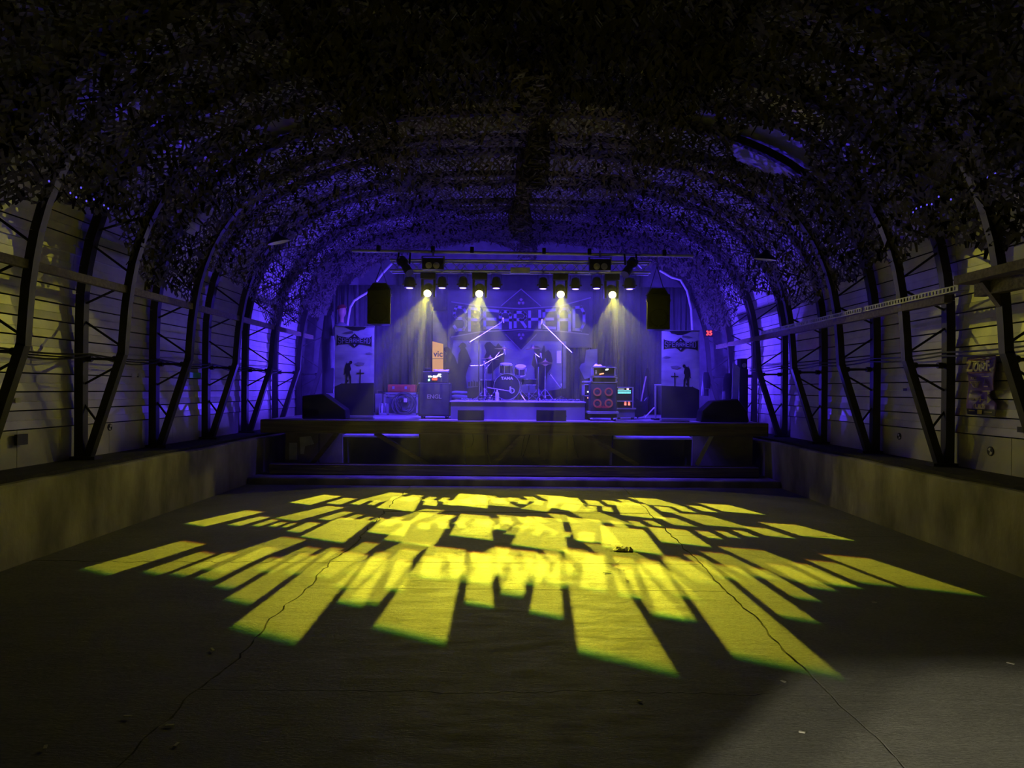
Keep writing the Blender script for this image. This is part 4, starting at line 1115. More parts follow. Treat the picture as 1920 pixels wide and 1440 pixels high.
for q in ((A.x, A.x + 0.02, SZ, B.z), (B.x - 0.02, B.x, SZ, B.z), (A.x, B.x, B.z - 0.02, B.z)): MB().bx(q[0], q[1], 15.5, 15.52, q[2], q[3]).obj('frame_bar', M_TIMBER, o)

# ---- wedge monitors
def wedge(px0, px1, pyt, d, lab, group='black floor monitors at the stage front'):
    a, c = wpt(px0, 788, d), wpt(px1, pyt, d)
    t = thing('wedge_monitor', lab, 'floor monitor', ((a.x + c.x) / 2, d + 0.13, SZ), group)
    H = c.z - SZ; w = c.x - a.x
    MB().prism([(0, 0), (0.28, 0), (0.30, 0.06), (0.10, H), (0.02, H * 0.95)], (a.x, d, SZ), (0, 1, 0), (0, 0, 1), w).obj('wedge_body', M_BLACK, t, bevel=0.008)
    MB().prism([(0.30, 0.075), (0.305, 0.08), (0.12, H - 0.01), (0.115, H - 0.015)], (a.x + 0.02, d, SZ), (0, 1, 0), (0, 0, 1), w - 0.04).obj('wedge_grille', M_BLACKM, t)
    MB().bx(c.x - 0.002, c.x + 0.008, d + 0.05, d + 0.16, SZ + H * 0.35, SZ + H * 0.5).obj('side_handle', M_BLACKM, t)
wedge(858, 907, 768, 12.50, 'low black wedge monitor in front of the bass drum')
wedge(1006, 1062, 768, 12.50, 'low black wedge monitor in front of the cymbal stands')
def big_wedge(pts, lab):
    d = 12.58
    P = [wpt(x, y, d) for x, y in pts]
    t = thing('stage_monitor', lab, 'floor monitor', (sum(p.x for p in P) / len(P), d + 0.3, SZ), 'big black monitors at the stage corners')
    poly = [(p.x, max(p.z, SZ)) for p in P]
    MB().prism(poly, (0, d + 0.32, 0), (1, 0, 0), (0, 0, 1), 0.32).obj('monitor_body', M_BLACK, t, bevel=0.02)
    i = len(P) // 2
    MB().bx(min(p.x for p in P) + 0.06, min(p.x for p in P) + 0.30, d - 0.006, d, SZ + 0.10, SZ + 0.16).obj('grip', M_BLACKM, t)
big_wedge([(566, 788), (566, 742), (606, 738), (648, 768), (649, 788)], 'big black sloping monitor in the left corner of the stage')
big_wedge([(1313, 792), (1316, 770), (1336, 752), (1384, 748), (1402, 772), (1404, 792)], 'big black sloping monitor in the right corner of the stage')

# ---- bass rig
d = 12.72
A, B = wpt(1107, 770, d), wpt(1155, 718, d)
dol = thing('wheeled_board', 'low wheeled board under the bass cabinet', 'dolly', ((A.x + B.x) / 2, d + 0.2, SZ))
MB().bx(A.x - 0.05, B.x + 0.05, d - 0.03, d + 0.40, A.z - 0.055, A.z - 0.012).obj('board', M_ALU, dol, bevel=0.008)
MB().bx(A.x - 0.02, B.x + 0.02, d, d + 0.36, SZ + 0.055, A.z - 0.056).obj('under_frame', M_BLACKM, dol)
for xx in (A.x + 0.02, B.x - 0.02):
    for yy in (d + 0.03, d + 0.33):
        w = MB().cyl((xx - 0.02, yy, SZ + 0.04), (xx + 0.02, yy, SZ + 0.04), 0.04, n=12).obj('wheel', M_BLACKM, dol)
        MB().cyl((xx - 0.022, yy - 0.03, SZ + 0.045), (xx + 0.022, yy - 0.045, SZ + 0.045), 0.018, n=8).obj('hub', M_CHROME, w)
t = thing('bass_cabinet', 'bass speaker cabinet with four orange-ringed speakers', 'speaker cabinet', ((A.x + B.x) / 2, d + 0.18, A.z - 0.012))
MB().bx(A.x, B.x + 0.02, d, d + 0.36, A.z - 0.012, B.z).obj('cabinet_box', M_TOLEX, t, bevel=0.01)
MB().bx(A.x + 0.012, B.x, d - 0.008, d + 0.002, A.z, B.z - 0.02).obj('grille', M_GRILLE, t)
M_RING = mat('orange_ring', (0.60, 0.16, 0.05), 0.5, var=0.1)
for px in (1120, 1141.5):
    for py in (735, 756.5):
        c = wpt(px, py, d - 0.012)
        MB().lathe(c, (0, -1, 0), [(0.048, 0.0), (0.050, 0.004), (0.074, 0.004), (0.076, 0.0)], 24, False).obj('speaker_ring', M_RING, t)
        MB().lathe(c, (0, -1, 0), [(0.046, 0.0), (0.02, 0.003), (0.0, 0.006)], 18).obj('cone', M_GRILLE, t)
text_obj('badge_letters', 'markbass', 0.062, mat('badge_red', (0.6, 0.05, 0.04), 0.5), wpt(1130, 763, d - 0.02), X_, Z_, t, bold=0.002)
z1 = B.z
A, B = wpt(1110, 717, d), wpt(1156, 707, d)
def rack_unit(x0, x1, z0, zt, name, lab, face):
    t = thing(name, lab, 'amplifier', ((x0 + x1) / 2, d + 0.18, z0), 'amplifiers of the bass rig')
    MB().bx(x0 + 0.012, x1 - 0.012, d + 0.02, d + 0.34, z0 + 0.012, zt - 0.012).obj('rack_body', face, t)
    for q in ((x0, x1, z0, z0 + 0.014), (x0, x1, zt - 0.014, zt), (x0, x0 + 0.014, z0, zt), (x1 - 0.014, x1, z0, zt)):
        MB().bx(q[0], q[1], d - 0.005, d + 0.35, q[2], q[3]).obj('case_edge', M_ALU, t)
    for xx in (x0, x1):
        for zz in (z0 + 0.02, zt - 0.02): MB().lathe((xx, d, zz), (0, -1, 0), [(0.02, -0.01), (0.018, 0.012), (0, 0.016)], 8).obj('corner_ball', M_CHROME, t)
    return t
zt1 = B.z + 0.003
rack_unit(A.x, B.x, z1 + 0.002, zt1, 'shallow_rack', 'shallow flight-cased rack under the bass amplifier', M_GRILLE)
A, B = wpt(1112, 706, d), wpt(1154, 688, d)
t = rack_unit(A.x, B.x, zt1 + 0.002, B.z, 'bass_amplifier', 'flight-cased bass amplifier with white and red lights', M_BLACKM)
hb = [c for c in t.children if c.name.startswith('rack_body')][0]
led('lit_window', [(1136, 692), (1141, 691.5), (1140, 694), (1135, 694.5)], d + 0.018, WL, 3.0, hb)
led('lit_window', [(1124, 700.5), (1132, 699), (1132, 701.5), (1124, 702.5)], d + 0.018, (1.0, 0.25, 0.15), 3.0, hb)
for k in range(3): led('panel_mark', [(1116, 695 + 2.6 * k), (1119, 695 + 2.6 * k), (1119, 696 + 2.6 * k), (1116, 696 + 2.6 * k)], d + 0.018, (0.5, 0.4, 1), 0.8, hb)
rt = B.z
b = MB(); c = wpt(1124, 684, d)
b.grid(lambda u, v: (c.x - 0.10 + 0.22 * u, d + 0.05 + 0.15 * v, rt + 0.012 + (0.06 * math.sin(PI * min(1, u * 1.3)) * math.sin(PI * v)) * (0.8 + 0.3 * math.sin(u * 11))), 14, 10)
o = b.obj('rumpled_towel', M_WHITE, smooth=True, solid=0.006); tag(o, 'rumpled pale towel on top of the bass amplifier', 'towel')
c = wpt(1146, 687, d)
o = MB().lathe((c.x, d + 0.1, rt + 0.001), (0, 0, 1), [(0.045, 0), (0.045, 0.012), (0.03, 0.026), (0.0, 0.03)], 14).obj('round_gadget', M_BLACKM, smooth=True); tag(o, 'round dark object on the bass amplifier beside the towel', 'gadget')
# small amp left behind the bass cabinet
d2 = 13.3
A, B = wpt(1094, 743, d2), wpt(1112, 720, d2)
t = thing('side_rack', 'half-hidden flight-cased amplifier left behind the bass cabinet', 'amplifier', ((A.x + B.x) / 2, d2 + 0.2, SZ))
MB().bx(A.x + 0.02, B.x, d2 + 0.01, d2 + 0.36, SZ, B.z).obj('rack_body', M_BLACKM, t)
for q in ((A.x, B.x, A.z, A.z + 0.02), (A.x, B.x, B.z - 0.02, B.z), (A.x, A.x + 0.02, A.z, B.z), (A.x, B.x, B.z + 0.03, B.z + 0.06)): MB().bx(q[0], q[1], d2 - 0.01, d2 + 0.36, q[2], q[3]).obj('case_edge', M_ALU, t)
led('lit_window', [(1101, 733.5), (1106, 733), (1107, 736), (1101, 736)], d2 - 0.005, WL, 3, t)
for px in (1102, 1106): led('lit_dot', [(px - .8, 745), (px + .8, 745), (px + .8, 747), (px - .8, 747)], d2 - 0.005, (1.0, 0.3, 0.25), 3, t)
# LED rack on the right
d3 = 13.3
A, B = wpt(1157, 785, d3), wpt(1187, 726, d3)
t = thing('effects_rack', 'open rack of effects units with rows of cyan and red lights', 'rack', ((A.x + B.x) / 2, d3 + 0.2, SZ))
MB().bx(A.x, B.x, d3 + 0.02, d3 + 0.36, SZ + 0.22, B.z).obj('rack_body', M_BLACKM, t)
for q in ((A.x, B.x + 0.01, B.z - 0.012, B.z + 0.004), (B.x - 0.012, B.x + 0.01, SZ + 0.22, B.z), (A.x, B.x, wpt(0, 742, d3).z - 0.02, wpt(0, 742, d3).z), (A.x - 0.02, B.x + 0.06, SZ + 0.195, SZ + 0.22)):
    MB().bx(q[0], q[1], d3 - 0.005, d3 + 0.36, q[2], q[3]).obj('case_edge', M_ALU, t)
lo = MB().bx(A.x, B.x + 0.04, d3 + 0.02, d3 + 0.36, SZ + 0.04, SZ + 0.195).obj('lower_case', mat('case_ply', (0.1, 0.1, 0.12)), t)
for xx in (A.x + 0.04, B.x): MB().cyl((xx, d3 + 0.05, SZ), (xx, d3 + 0.05, SZ + 0.04), 0.03, n=8).obj('caster', M_BLACKM, t)
for row, py in ((0, 733), (1, 736.5)):
    for k in range(10):
        px = 1159.5 + 2.45 * k
        led('cyan_light', [(px - 0.85, py - 1), (px + 0.85, py - 1), (px + 0.85, py + 1), (px - 0.85, py + 1)], d3 + 0.012, (0.15, 0.75, 1.0), 3.0, t)
for k in range(6):
    px = 1159.5 + 2.0 * k; led('white_light', [(px - 0.6, 729), (px + 0.6, 729), (px + 0.6, 730.2), (px - 0.6, 730.2)], d3 + 0.012, (0.6, 0.7, 1.0), 2.0, t)
led('red_light', [(1175, 728), (1179, 728), (1179, 730.5), (1175, 730.5)], d3 + 0.012, (1.0, 0.5, 0.6), 3.0, t)
for px in (1172.5, 1179.5):
    for py in (753.5, 756.5, 759): led('red_light', [(px - 1.8, py - 0.9), (px + 1.8, py - 0.9), (px + 1.8, py + 0.9), (px - 1.8, py + 0.9)], d3 + 0.012, (1.0, 0.16, 0.14), 3.0, t)
# bass guitar on its stand
d4 = 13.6
t = thing('bass_guitar', 'dark bass guitar leaning on a stand beside the effects rack', 'guitar', wpt(1200, 783, d4))
P0, P1 = wpt(1201, 757, d4 + 0.02), wpt(1211, 706, d4 + 0.16)
MB().bar(P0, P1, 0.05, 0.022, (1, 0, 0)).obj('neck', mat('neck_maple', (0.32, 0.24, 0.2), 0.5), t)
dd = (P1 - P0).normalized()
MB().prism([(-0.03, 0), (0.03, 0), (0.045, 0.10), (0.01, 0.17), (-0.03, 0.16)], P1, (1, 0, 0), dd, 0.016).obj('headstock', M_BLACKM, t)
body = [(0.0, 0.06), (0.05, 0.07), (0.085, 0.14), (0.13, 0.16), (0.14, 0.11), (0.11, 0.04), (0.10, -0.05), (0.13, -0.14), (0.10, -0.23), (0.0, -0.26), (-0.10, -0.23), (-0.13, -0.14), (-0.10, -0.05), (-0.11, 0.03), (-0.15, 0.10), (-0.13, 0.13), (-0.07, 0.10), (-0.04, 0.06)]
MB().prism(body[::-1], P0 - dd * 0.02, (1, 0, 0), dd, 0.04).obj('body', mat('guitar_black', (0.02, 0.02, 0.03), 0.25), t, bevel=0.008)
st = thing('guitar_stand', 'folding guitar stand with a pale strut under the bass guitar', 'stand', wpt(1205, 784, d4))
MB().cyl((P0.x - 0.02, d4 + 0.22, SZ + 0.01), (P0.x + 0.03, d4 + 0.12, P0.z + 0.12), 0.012, n=8).obj('stand_post', M_BLACKM, st)
MB().cyl((P0.x - 0.16, d4 - 0.10, SZ + 0.01), (P0.x, d4 + 0.18, SZ + 0.18), 0.011, n=8).obj('leg', M_BLACKM, st)
MB().cyl(wpt(1209, 783, d4 - 0.1), wpt(1227, 764, d4 + 0.1), 0.013, n=8).obj('leg', M_WHITE, st)
MB().cyl(wpt(1207, 752, d4), wpt(1220, 740, d4 + 0.1), 0.01, n=8).obj('neck_yoke', M_BLACKM, st)
# metal frame behind the right banner
d5 = 13.2
t = thing('steel_frame', 'upright metal tube frame half behind the right banner', 'frame', wpt(1236, 788, d5))
a, c, e = wpt(1229, 785, d5), wpt(1229, 722, d5), wpt(1246, 722, d5)
MB().cyl((a.x, d5, SZ), c, 0.018, n=8).obj('upright', M_ALU, t); MB().cyl(c - Vector((0.02, 0, 0)), e, 0.018, n=8).obj('top_rail', M_ALU, t); MB().cyl((e.x, d5, SZ), e, 0.018, n=8).obj('upright', M_ALU, t)
MB().bx(a.x - 0.03, e.x, d5 - 0.02, d5 + 0.3, SZ, SZ + 0.03).obj('foot', M_BLACKM, t)

# ================================================================== DRUM KIT
DK = 13.45
c = wpt(950.5, 729, DK); R = 0.252; cz = RZ + R + 0.012
t = thing('bass_drum', 'big black bass drum with chrome hoop on the riser', 'bass drum', (c.x, DK + 0.2, RZ))
M_SHELL = mat('drum_shell', (0.02, 0.02, 0.025), 0.2, spec=0.6)
M_HOOP = mat('drum_hoop', (0.30, 0.30, 0.33), 0.3, 0.6)
sh = MB().lathe((c.x, DK + 0.02, cz), (0, 1, 0), [(R - 0.012, 0.0), (R - 0.012, 0.36)], 36).obj('shell', M_SHELL, t, smooth=True)
MB().lathe((c.x, DK, cz), (0, 1, 0), [(R - 0.012, 0.0), (R, 0.0), (R, 0.035), (R - 0.012, 0.035)], 36, False).obj('hoop', M_HOOP, t, smooth=True)
MB().lathe((c.x, DK + 0.365, cz), (0, 1, 0), [(R - 0.012, 0.0), (R, 0.0), (R, 0.035), (R - 0.012, 0.035)], 36, False).obj('hoop', M_HOOP, t, smooth=True)
hd = MB().lathe((c.x, DK + 0.012, cz), (0, -1, 0), [(R - 0.012, -0.004), (R - 0.02, 0.0), (0, 0.002)], 36).obj('front_head', mat('drum_head_black', (0.015, 0.015, 0.02), 0.75, spec=0.15), t)
text_obj('maker_letters', 'TAMA', 0.072, mat('letter_grey', (0.55, 0.55, 0.6), 0.5), (c.x + 0.0, DK - 0.002, cz + 0.155), X_, Z_, hd, bold=0.002, sx=1.15)
MB().lathe((c.x + 0.095, DK + 0.004, cz - 0.075), (0, -1, 0), [(0.034, 0), (0.036, 0.006), (0.05, 0.006), (0.052, 0.0)], 18, False).obj('port_ring', mat('port_grey', (0.32, 0.32, 0.4), 0.5), hd)
for k in range(8):
    a = 2 * PI * (k + 0.5) / 8
    MB().bar((c.x + math.cos(a) * (R + 0.006), DK - 0.01, cz + math.sin(a) * (R + 0.006)), (c.x + math.cos(a) * (R + 0.006), DK + 0.09, cz + math.sin(a) * (R + 0.006)), 0.018, 0.018).obj('claw', M_CHROME, t)
for s in (-1, 1): MB().cyl((c.x + s * R * 0.9, DK + 0.10, cz - 0.08), (c.x + s * (R + 0.10), DK - 0.03, RZ + 0.004), 0.010, n=6).obj('spur', M_CHROME, t)
bdx, bdz = c.x, cz
def tom(px, py, r, h, d, lab, tilt, group, legs=False, name='rack_tom'):
    c = wpt(px, py, d)
    base = RZ if legs else cz + R
    t = thing(name, lab, 'drum', (c.x, d, base), group)
    ax = Vector((0, -math.sin(tilt), math.cos(tilt)))
    MB().lathe(c - ax * h / 2, ax, [(r, 0), (r, h)], 28).obj('shell', M_SHELL, t, smooth=True)
    for e in (0, 1):
        MB().lathe(c + ax * (h * (e - 0.5)), ax, [(r, -0.012), (r + 0.012, -0.012), (r + 0.012, 0.012), (r, 0.012)], 28, False).obj('hoop', M_CHROME, t, smooth=True)
        MB().lathe(c + ax * (h * (e - 0.5) + (0.004 if e else -0.004)), ax, [(r, 0), (0, 0.001)] if e else [(0, 0), (r, 0.001)], 28).obj('drum_head', mat('drum_head', (0.5, 0.5, 0.55), 0.5), t)
    for k in range(6):
        a = 2 * PI * k / 6 + 0.3
        x = Vector((1, 0, 0)); y = ax.cross(x)
        q = c + (x * math.cos(a) + y * math.sin(a)) * (r + 0.012)
        MB().cyl(q - ax * h * 0.42, q + ax * h * 0.42, 0.007, n=6).obj('lug', M_CHROME, t)
    if legs:
        for k in range(3):
            a = 2 * PI * k / 3 + 0.4
            q = Vector((c.x + math.cos(a) * (r + 0.02), d + math.sin(a) * (r + 0.02), 0))
            MB().cyl((q.x, q.y, RZ + 0.002), (q.x, q.y, c.z + 0.02), 0.008, n=6).obj('leg', M_CHROME, t)
    else:
        MB().cyl(c - ax * h * 0.2 + Vector((0, r, 0)), (c.x * 0.4 + bdx * 0.6, d + 0.1, bdz + R - 0.02), 0.012, n=8).obj('mount_arm', M_CHROME, t)
    return t
tom(949, 691, 0.115, 0.17, DK + 0.20, 'small black rack tom above the bass drum', 0.25, 'toms of the drum kit')
tom(976, 694, 0.105, 0.15, DK + 0.22, 'small black rack tom tilted beside the other one', 0.45, 'toms of the drum kit')
tom(916, 727, 0.165, 0.30, DK + 0.42, 'black floor tom standing left of the bass drum', 0.0, 'toms of the drum kit', True, 'floor_tom')
def stand(px, py, d, lab, kind, rc, tilt=0.15, group='cymbals on chrome stands', foot=0.20, lean=0.0):
    c = wpt(px, py, d)
    base = RZ
    t = thing('cymbal_stand', lab, 'cymbal', (c.x + lean, d, base), group)
    bx_ = c.x + lean
    MB().cyl((bx_, d, base + 0.12), (bx_, d, base + (c.z - base) * 0.65), 0.012, n=8).obj('lower_tube', M_CHROME, t)
    MB().cyl((bx_, d, base + (c.z - base) * 0.6), (c.x, d, c.z + 0.05), 0.007, n=8).obj('upper_tube', M_CHROME, t)
    for k in range(3):
        a = 2 * PI * k / 3 - PI / 2 + px * 0.13
        lg = MB(); lg.bar((bx_, d, base + 0.24), (bx_ + math.cos(a) * foot, d + math.sin(a) * foot, base + 0.008), 0.024, 0.007)
        lg.bar((bx_, d, base + 0.10), (bx_ + math.cos(a) * foot * 0.55, d + math.sin(a) * foot * 0.55, base + 0.105), 0.018, 0.006)
        lg.obj('leg', M_CHROME, t)
    ax = Vector((math.sin(tilt) * (1 if px < 950 else -1), -math.sin(tilt), math.cos(tilt))).normalized()
    for j in range(2 if kind == 'hat' else 1):
        sgn = 1 if j == 0 else -1
        MB().lathe(c - Vector((0, 0, 0.018 * j)), ax * sgn, [(rc, 0), (rc * 0.5, 0.012), (0.045, 0.02), (0.035, 0.036), (0.0, 0.045)], 30).obj('cymbal_disc', M_BRASS, t, smooth=True)
    MB().cyl(c + ax * 0.04, c + ax * 0.075, 0.012, n=8).obj('wing_nut', M_CHROME, t)
    return t
stand(945, 655, DK + 0.35, 'crash cymbal above the small rack tom', 'c', 0.19, 0.06, lean=-0.36)
stand(919, 673, DK + 0.15, 'cymbal at the left edge of the drum kit', 'c', 0.17, 0.05, lean=-0.10)
stand(1000, 654, DK + 0.40, 'crash cymbal high right of the rack toms', 'c', 0.16, 0.12, lean=0.10)
stand(1022.5, 680, DK + 0.05, 'pair of hi-hat cymbals on a tall rod at the right of the kit', 'hat', 0.135, 0.0)
# snare on stand
c = wpt(992, 711, DK + 0.35)
t = thing('snare_drum', 'shallow snare drum on a basket stand right of the bass drum', 'drum', (c.x, DK + 0.35, RZ))
MB().lathe(c, (0, 0, -1), [(0.0, -0.002), (0.14, 0), (0.14, 0.11), (0, 0.112)], 28).obj('shell', M_SHELL, t, smooth=True)
for z in (0.0, 0.11): MB().lathe(c - Vector((0, 0, z)), (0, 0, 1), [(0.138, -0.01), (0.15, -0.01), (0.15, 0.01), (0.138, 0.01)], 28, False).obj('hoop', M_CHROME, t, smooth=True)
MB().cyl((c.x, DK + 0.35, RZ + 0.08), (c.x, DK + 0.35, c.z - 0.11), 0.012, n=8).obj('stand_tube', M_CHROME, t)
for k in range(3):
    a = 2 * PI * k / 3 + 0.5
    MB().bar((c.x, DK + 0.35, RZ + 0.14), (c.x + math.cos(a) * 0.2, DK + 0.35 + math.sin(a) * 0.2, RZ + 0.008), 0.022, 0.006).obj('leg', M_CHROME, t)
t = thing('drum_stool', 'round black drum stool behind the kit', 'stool', (0.12, DK + 0.85, RZ))
MB().lathe((0.12, DK + 0.85, RZ + 0.36), (0, 0, 1), [(0.0, 0), (0.13, 0.0), (0.145, 0.03), (0.14, 0.07), (0.0, 0.08)], 20).obj('seat', M_BLACK, t, smooth=True)
MB().cyl((0.12, DK + 0.85, RZ + 0.1), (0.12, DK + 0.85, RZ + 0.36), 0.015, n=8).obj('post', M_CHROME, t)
for k in range(3):
    a = 2 * PI * k / 3 + 0.2; MB().bar((0.12, DK + 0.85, RZ + 0.2), (0.12 + math.cos(a) * 0.22, DK + 0.85 + math.sin(a) * 0.22, RZ + 0.008), 0.024, 0.008).obj('leg', M_CHROME, t)
# microphone stands
def mic_stand(foot, top, boom0, boom1, d, lab, base, mic=True, r=0.009):
    f_, tp, b0, b1 = wpt(*foot, d), wpt(*top, d), wpt(*boom0, d - 0.02), wpt(*boom1, d - 0.02)
    t = thing('microphone_stand', lab, 'microphone stand', (tp.x, d, base), 'microphone stands around the drum kit')
    MB().cyl((tp.x, d, base + 0.06), tp, r, n=8).obj('pole', M_BLACKM, t)
    for k in range(3):
        a = 2 * PI * k / 3 + foot[0]; MB().cyl((tp.x, d, base + 0.09), (tp.x + math.cos(a) * 0.2, d + math.sin(a) * 0.2, base + 0.008), 0.009, n=6).obj('leg', M_BLACKM, t)
    bm = MB().cyl(b0, b1, 0.008, n=8).obj('boom', M_CHROME, t)
    dv = (b1 - b0).normalized()
    if mic:
        MB().cyl(b1, b1 + Vector((0.04 * (1 if dv.x > 0 else -1) * 0.4, -0.01, 0.075)), 0.008, n=6).obj('clip', M_CHROME, t)
        e = b1 + Vector((0.016 * (1 if dv.x > 0 else -1), -0.01, 0.08))
        MB().lathe(e, (0.2 * (1 if dv.x > 0 else -1), -0.1, -1), [(0.013, 0), (0.016, 0.02), (0.009, 0.05), (0.007, 0.10), (0.0, 0.102)], 10).obj('microphone', M_ALU, t)
        MB().cyl(b0, b0 - dv * 0.02, 0.02, n=8).obj('counterweight', M_BLACKM, t)
mic_stand((897, 755), (898, 637), (880.5, 642), (941, 604), DK - 0.15, 'tall boom microphone stand reaching over the left of the kit', RZ)
mic_stand((1056, 757), (1055, 645), (1072, 661), (1018, 607), DK - 0.05, 'tall boom microphone stand reaching over the right of the kit', RZ)
mic_stand((915, 756), (915, 727), (914, 726.5), (955, 733), DK - 0.25, 'low boom microphone stand pointing into the bass drum', RZ)
mic_stand((905, 756), (906, 685), (882, 686), (906, 685), DK - 0.1, 'short horizontal boom microphone stand at the floor tom', RZ)
mic_stand((923, 756), (924, 674), (905, 684), (944, 663), DK - 0.05, 'slanted boom microphone stand under the crash cymbal', RZ)
mic_stand((1008, 757), (1008, 668), (1004, 664), (1012, 670), DK + 0.1, 'thin upright microphone stand between the snare and hi-hat', RZ)
mic_stand((1051, 757), (1051, 728), (1032, 702), (1051, 727), DK + 0.2, 'bent boom stand at the far right of the kit', RZ)
# hi-hat pedal tangle, pedals and cables on the riser
def floor_cable(pts, lab, r=0.008):
    tag(MB().tube(pts, r, 5).obj('floor_cable', mat('grey_cable', (0.09, 0.09, 0.11), 0.5)), lab, 'cable', 'cables lying on the riser')
rr = random.Random(5)
for k, (xa, xb) in enumerate(((0.72, 1.18), (0.55, 1.05), (-0.95, -0.55))):
    pts = []
    for i in range(60):
        u = i / 59
        pts.append((xa + (xb - xa) * (0.5 + 0.5 * math.sin(u * 9 + k)) + 0.03 * math.sin(i), 13.05 + 0.30 * (0.5 + 0.5 * math.cos(u * 13 + k * 2)), RZ + 0.010 + 0.014 * (i % 3)))
    floor_cable(pts, ['tangle of cable at the right front corner of the riser', 'loose cable loops behind the right front corner of the riser', 'cable loops on the riser by the guitar cabinet side'][k])
t = thing('water_bottle', 'clear plastic bottle standing on the riser left of the bass drum', 'bottle', (wpt(932, 752, 13.1).x, 13.1, RZ))
MB().lathe((t.location.x, 13.1, RZ), (0, 0, 1), [(0.030, 0), (0.033, 0.02), (0.033, 0.13), (0.03, 0.15), (0.012, 0.18), (0.012, 0.19)], 14).obj('bottle_body', MATS['bottle_plastic'], t, smooth=True)
MB().cyl((t.location.x, 13.1, RZ + 0.19), (t.location.x, 13.1, RZ + 0.205), 0.014, n=10).obj('cap', M_WHITE, t)
# stick bags / rolled bundles at the left end of the riser
for k, (zz, rr_, lab) in enumerate(((0.05, 0.05, 'dark rolled bag lying on the riser beside the guitar cabinet'), (0.135, 0.035, 'second rolled bag lying on top of the bundle'))):
    x0 = wpt(846, 745, 13.5).x
    o = MB().tube([(x0, 13.5, RZ + zz), (x0 + 0.08, 13.48, RZ + zz + 0.012), (x0 + 0.20, 13.5, RZ + zz + 0.006), (x0 + 0.30, 13.52, RZ + zz + 0.01)], [rr_ * 0.8, rr_, rr_, rr_ * 0.7], 10).obj('rolled_bag', mat('dark_cloth', (0.08, 0.08, 0.10), 0.8), smooth=True)
    tag(o, lab, 'bag', 'rolled bags on the riser')
# paper sheet on the backdrop side
o = flat('paper_sheet', [(1044, 658), (1052, 657.5), (1052, 681), (1044, 681)], 15.8, M_WHITE, t=0.003); tag(o, 'narrow white sheet hanging at the right edge of the backdrop', 'paper')
# ================================================================== STAGE CORNERS
t = thing('mannequin', 'mannequin head with a red cap above the left banner', 'mannequin', wpt(641, 640, 14.2))
c = wpt(641, 582, 14.2)
MB().lathe(c - Vector((0, 0, 0.14)), (0.05, -0.1, 1), [(0.045, -0.10), (0.042, 0.0), (0.055, 0.03), (0.075, 0.07), (0.082, 0.13), (0.07, 0.19), (0.035, 0.22), (0, 0.225)], 16).obj('head_form', mat('mannequin_pink', (0.62, 0.33, 0.28), 0.6), t, smooth=True)
MB().lathe(c + Vector((0, 0, 0.03)), (-0.25, 0, 1), [(0.10, 0), (0.088, 0.03), (0.07, 0.07), (0.0, 0.09)], 16).obj('cap', mat('red_cap', (0.25, 0.03, 0.03), 0.8), t, smooth=True)
MB().lathe(c - Vector((0.01, 0, 0.24)), (0, 0, -1), [(0.05, 0), (0.13, 0.05), (0.17, 0.14), (0.15, 0.36)], 14).obj('shoulder_cloth', mat('pale_cloth', (0.22, 0.22, 0.24), 0.85), t, smooth=True)
def hanging(px, py, qx, qy, d, m, lab, name, cat, thick=0.12):
    a, c = wpt(px, qy, d), wpt(qx, py, d)
    w = c.x - a.x; h = c.z - a.z
    def fn(u, v):
        k = 2 * PI * u
        f_ = (0.35 + 0.65 * min(1, (1 - v) * 2.2 + 0.35)) * (1 + 0.12 * math.sin(3 * k + v * 4))
        return ((a.x + c.x) / 2 + math.cos(k) * w / 2 * f_, d + math.sin(k) * thick * f_, a.z + h * v)
    o = MB().grid(fn, 20, 8).obj(name, m, smooth=True); return tag(o, lab, cat)
hanging(603, 592, 626, 742, 14.3, mat('dark_coat', (0.025, 0.025, 0.03), 0.9), 'long dark coat hanging beside the left banner', 'hanging_coat', 'coat')
hanging(618, 630, 629, 690, 14.05, MATS['pale_cloth'], 'pale cloth hanging in front of the long dark coat', 'hanging_cloth', 'cloth', 0.06)
A, B = wpt(611, 768, 13.6), wpt(627, 736, 13.6)
t = thing('slatted_crate', 'pale slatted crate between the big left monitor and the banner', 'crate', ((A.x + B.x) / 2, 13.7, SZ))
MB().bx(A.x + 0.01, B.x - 0.01, 13.62, 13.85, SZ, B.z - 0.01).obj('crate_core', M_BLACKBOARD, t)
for k in range(4): MB().bx(A.x, B.x, 13.60, 13.62, SZ + (B.z - SZ) * k / 4 + 0.01, SZ + (B.z - SZ) * (k + 1) / 4 - 0.015).obj('slat', M_WHITE, t)
# right corner
o = flat('leaning_panel', [(1374, 679), (1387, 690), (1383, 768), (1372, 748)], 13.2, mat('blue_panel', (0.30, 0.30, 0.34), 0.6), t=0.02); tag(o, 'pale flat panel leaning beside the black cabinet', 'panel')
hanging(1355, 700, 1374, 750, 13.9, MATS['dark_coat'], 'dark jacket hanging behind the leaning panel', 'hanging_jacket', 'coat')
hanging(1316, 698, 1331, 742, 14.2, MATS['dark_coat'], 'dark bag hanging just right of the right banner', 'hanging_bag', 'bag')
A, B = wpt(1386, 785, 13.3), wpt(1403, 692, 13.3)
t = thing('tall_cabinet', 'tall narrow black cabinet at the right edge of the stage', 'cabinet', ((A.x + B.x) / 2, 13.5, SZ))
MB().bx(A.x, B.x, 13.3, 13.7, SZ, B.z).obj('cabinet_box', M_BLACK, t, bevel=0.01)
MB().bx(A.x + 0.02, A.x + 0.06, 13.285, 13.3, wpt(0, 757, 13.3).z, wpt(0, 753, 13.3).z).obj('lock_plate', M_ALU, t)
ct = B.z
A, B = wpt(1389, 691, 13.35), wpt(1402, 672, 13.35)
t = thing('black_projector', 'small black lamp housing standing on the tall cabinet', 'lamp', ((A.x + B.x) / 2, 13.45, ct))
